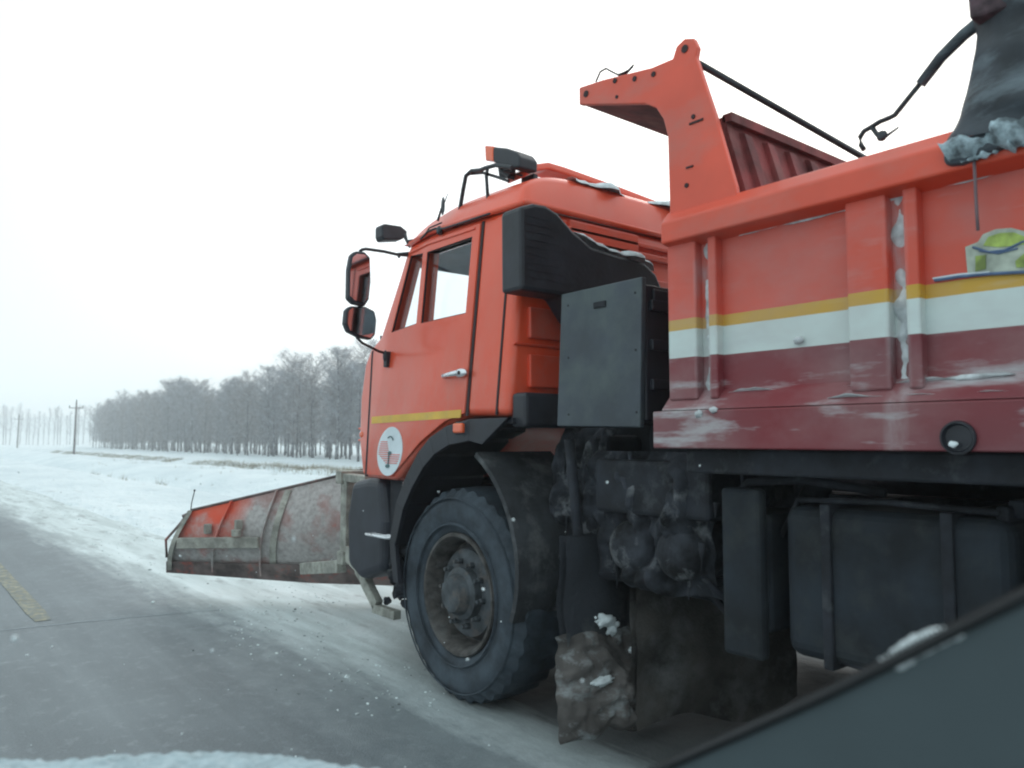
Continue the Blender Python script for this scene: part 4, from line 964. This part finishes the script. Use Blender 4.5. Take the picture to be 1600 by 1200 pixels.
# mounting frame between bumper and blade
g = MB()
def fr(p0, p1, w, h): 
    p0, p1 = V3(*p0), V3(*p1); d = (p1 - p0).normalized(); sd_ = d.cross(V3(0, 0, 1)); sd_ = (V3(1, 0, 0) if sd_.length < .1 else sd_.normalized()); u_ = sd_.cross(d)
    q = [p0 + sd_ * w + u_ * h, p0 - sd_ * w + u_ * h, p0 - sd_ * w - u_ * h, p0 + sd_ * w - u_ * h]; g.slab(q, p1 - p0)
A = onX(515, 752, 2.95); 
fr((2.86, 5.62, .55), (2.86, 5.62, 1.21), .035, .05); fr((4.5, 5.62, .55), (4.5, 5.62, 1.21), .035, .05)
fr((2.80, 5.66, 1.20), (4.6, 5.66, 1.20), .05, .05); fr((2.80, 5.62, .58), (4.6, 5.62, .58), .05, .05)
fr((2.86, 5.62, 1.20), (2.80, 5.15, 1.20), .04, .03); fr((2.86, 5.60, .62), (2.78, 5.15, .55), .03, .06)
fr((2.86, 5.7, .50), (2.95, 6.6, .36), .04, .05); fr((4.2, 5.7, .50), (3.6, 6.1, .36), .04, .05)
fr((2.72, 5.05, .50), (2.72, 4.86, .35), .03, .04); fr((2.72, 4.9, .33), (2.72, 4.6, .33), .03, .03); fr((2.80, 5.3, .56), (2.72, 5.0, .50), .03, .06)
g.build('mount_frame', M['beige'], plow, bevel=.008)
g = MB(); g.tube([V3(2.95, 5.4, 1.12), V3(2.95, 5.4, .80), V3(3.0, 5.5, .62)], .035, 10); g.tube([V3(2.75, 5.3, 1.1), V3(2.8, 5.35, .9), V3(2.78, 5.3, .7)], .014, 6); g.build('lift_ram', M['dark_metal'], plow, smooth=True)

# ------------------------------------------------------------------ tarpaulin roll and hook strap at the top right
XT = 2.50
TR = empty('rolled_tarpaulin', (2.6, .9, 2.46))
tag(TR, 'dark snowy rolled tarpaulin standing on the body rail at top right', 'tarpaulin')
left = [(1470, 246), (1484, 222), (1498, 195), (1508, 160), (1517, 120), (1524, 90), (1526, 60), (1518, 30), (1512, 0), (1508, -30)]
g = MB(); L_ = [onX(px, py, XT + .08) for px, py in left]
def tarp(u, v):
    s = v * (len(L_) - 1); i = min(len(L_) - 2, int(s)); p = L_[i].lerp(L_[i + 1], s - i)
    w = .62; a = math.pi * (u)
    n_ = noise.noise(V3(u * 5, v * 3, 2)) * .03 + .012 * math.sin(v * 26 + u * 5)
    return V3(XT + .09 - math.sin(a) * (.12 + n_) , p.y - w / 2 + math.cos(a) * w / 2, p.z + .02 * math.sin(u * 9) - .10 * u * (1 - v) * 0)
g.grid(tarp, 34, 44); g.grid(lambda u, v: tarp(u, v) * 1 + V3(.35 * math.sin(math.pi * u), 0, 0), 20, 30)
tp = g.build('tarpaulin', M['fabric'], TR, smooth=True, fix=False)
g = MB()
drift([onX(1474 + 166 * i / 90, 238 - 50 * i / 90, XT - .012) for i in range(91)], (0, .016, .036), (-.035, 0, .012), nk(4, 4, .95))
drift([onX(1500 + 130 * i / 90, 252 - 38 * i / 90, XT - .012) for i in range(91)], (0, .006, .016), (-.02, 0, .006), nk(9, 6, .3))
g.build('tarpaulin_snow', mat('dirty_snow', (.34, .43, .47), .9, var=.35, scale=25, bump=.01), TR, smooth=True)
g = MB(); q = [onX(px, py, XT - .01) for px, py in ((1470, 240), (1485, 222), (1530, 205), (1640, 165), (1640, 200), (1560, 232), (1500, 256), (1474, 258))]; g.slab(q, V3(.1, 0, 0)); g.build('tarpaulin_hem', M['fabric'], TR, bevel=.015)
g = MB(); q = [onX(px, py, XT - .015) for px, py in ((1508, -40), (1660, -40), (1660, -16), (1590, 4), (1540, 22), (1514, 30))]; g.slab(q, V3(.08, 0, 0)); g.build('tarpaulin_end', mat('red_brown_cloth', (.085, .05, .06), .8, var=.3, scale=20, bump=.004), TR, bevel=.01)
g = MB(); g.tube([onX(px, py, 2.505) for px, py in ((1522, 250), (1524, 290), (1526, 330), (1528, 360))], .005, 6); g.build('hanging_strap', M['strapgrey'], TR, smooth=True)
HS = empty('hook_strap', onX(1380, 205, 2.62)); tag(HS, 'dark rubber tie-down strap with steel hook running up to the rolled tarpaulin', 'strap')
hx = 2.60
g = MB(); g.tube([onX(px, py, hx) for px, py in ((1534, 32), (1505, 55), (1470, 90), (1438, 132))], .021, 8, .017); g.build('strap', M['fabric'], HS, smooth=True)
g = MB(); g.tube([onX(px, py, hx) for px, py in ((1440, 128), (1418, 155), (1398, 180), (1390, 184), (1375, 190), (1362, 198), (1350, 205), (1344, 214), (1345, 226), (1350, 234))], .0085, 8)
g.tube([onX(px, py, hx) for px, py in ((1362, 198), (1370, 210), (1380, 217), (1390, 209), (1404, 199))], .009, 7, .003); g.blob(onX(1378, 212, hx), (.01, .02, .018), 2, .3, 2)
g.build('hook', M['dark_metal'], HS, smooth=True)

# ------------------------------------------------------------------ the car the view is taken from
CAR = empty('car', (-.45, .3, 0)); tag(CAR, 'car in the foreground showing only snowy bonnet and grey window pillar trim', 'car')
g = MB()
edge_ = [onZ(px, py, .98) for px, py in ((-60, 1183), (0, 1181), (60, 1182), (120, 1182), (180, 1176), (240, 1172), (300, 1168), (350, 1168), (420, 1172), (480, 1180), (540, 1188), (600, 1198), (660, 1222), (700, 1250))]
xs_ = [p.x for p in edge_]; 
left_ = [V3(-1.45, 1.30, .98), V3(-1.3, 1.5, .98), V3(-1.0, 1.62, .98), (V3(-.6, 1.68, .98)), V3(-.2, 1.68, .98)]
path = left_ + [p for p in edge_] + [V3(.74, .85, .98)]
n = len(path)
dense = []
for i in range(n - 1):
    m_ = 14 if i >= 4 else 5
    for k in range(m_): dense.append(path[i].lerp(path[i + 1], k / m_))
dense.append(path[-1]); n = len(dense); mid = V3(-.35, .80, 1.0)
rings = []
for r_i, (s, dz) in enumerate(((0.0, .02), (.5, .02), (.8, .012), (.93, .006), (.985, 0), (1.0, -.012), (1.01, -.05), (1.02, -.2), (1.02, -.6))):
    ring = []
    for k, p in enumerate(dense):
        b0 = V3(p.x * .0 + mid.x + (p.x - mid.x) * 1, .62, .98) if False else mid
        q = b0.lerp(p, s); j = .006 * noise.noise(p * 40) + .005 * noise.noise(p * 90)
        if s > .9: q += (p - mid).normalized() * j
        ring.append(V3(q.x, q.y, .98 + dz + (.006 * noise.noise(q * 60) if s < 1 else 0)))
    rings.append(ring)
vs = [v for r in rings for v in r]
g.add(vs, [(a * n + k, a * n + k + 1, (a + 1) * n + k + 1, (a + 1) * n + k) for a in range(len(rings) - 1) for k in range(n - 1)])
g.build('bonnet', M['frost'], CAR, smooth=True)
# pillar trim: leaning plate under the raked edge
e = [onX(px, py, .70) for px, py in ((985, 1232), (1060, 1195), (1180, 1143), (1300, 1089), (1400, 1040), (1500, 990), (1600, 940), (1700, 895))]
g = MB()
def trim(u, v):
    s = u * (len(e) - 1); i = min(len(e) - 2, int(s)); p = e[i].lerp(e[i + 1], s - i)
    return V3(p.x + .16 * math.sin(v * 1.3) * .8, p.y - .10 * v, p.z - .42 * v)
g.grid(trim, 30, 20); g.grid(lambda u, v: trim(u, v) + V3(.05, .02, 0), 30, 20)
g.build('pillar_trim', M['trim'], CAR, smooth=True, fix=False)
g = MB(); g.tube([p + V3(-.003, 0, .004) for p in e], .0052, 8); sl2 = g.build('window_seal', M['seal'], CAR, smooth=True)
g = MB(); L2 = sum((e[i + 1] - e[i]).length for i in range(len(e) - 1)); cnt = int(L2 / .0055)
for k in range(cnt):
    s = k / cnt * (len(e) - 1); i = min(len(e) - 2, int(s)); p = e[i].lerp(e[i + 1], s - i); g.blob(p + V3(-.004, .004, .0085), .0016, k, 0, 1)
g.build('seal_dots', M['seal'], sl2)
g = MB()
for i in range(12):
    t = i / 11; p = onX(1395 + 88 * t, 1040 - 48 * t, .70); g.blob(p + V3(0, 0, .002 + .003 * math.sin(math.pi * t)), (.004, .012, .0045 + .002 * math.sin(math.pi * t)), i, .4, 2)
g.build('seal_snow', M['snow'], CAR, smooth=True)

g = MB(); R5 = random.Random(21)
for i in range(150):
    p = V3(R5.uniform(-1.5, 2.45), R5.uniform(.5, 5.5), R5.uniform(.1, 1.42))
    if (p - EYE).length < .75: continue
    g.blob(p, R5.uniform(.0022, .0045), i, .6, 1)
tag(g.build('snowflakes', M['snow'], smooth=True), 'sparse white snowflakes drifting in front of the truck', 'snowflakes', kind='stuff')
# ------------------------------------------------------------------ air
HZ = MB(); HZ.box((-800, -350, -8), (1100, 980, 34))
m = N('haze_air'); m.t.nodes.remove(m.p); v = m.n('ShaderNodeVolumePrincipled'); v.inputs['Color'].default_value = (.98, .995, 1, 1); v.inputs['Density'].default_value = .0020
m.l(v.outputs[0], m.out.inputs['Volume'])
tag(HZ.build('haze', m.mat), 'pale winter haze over the far trees', 'haze', kind='stuff')
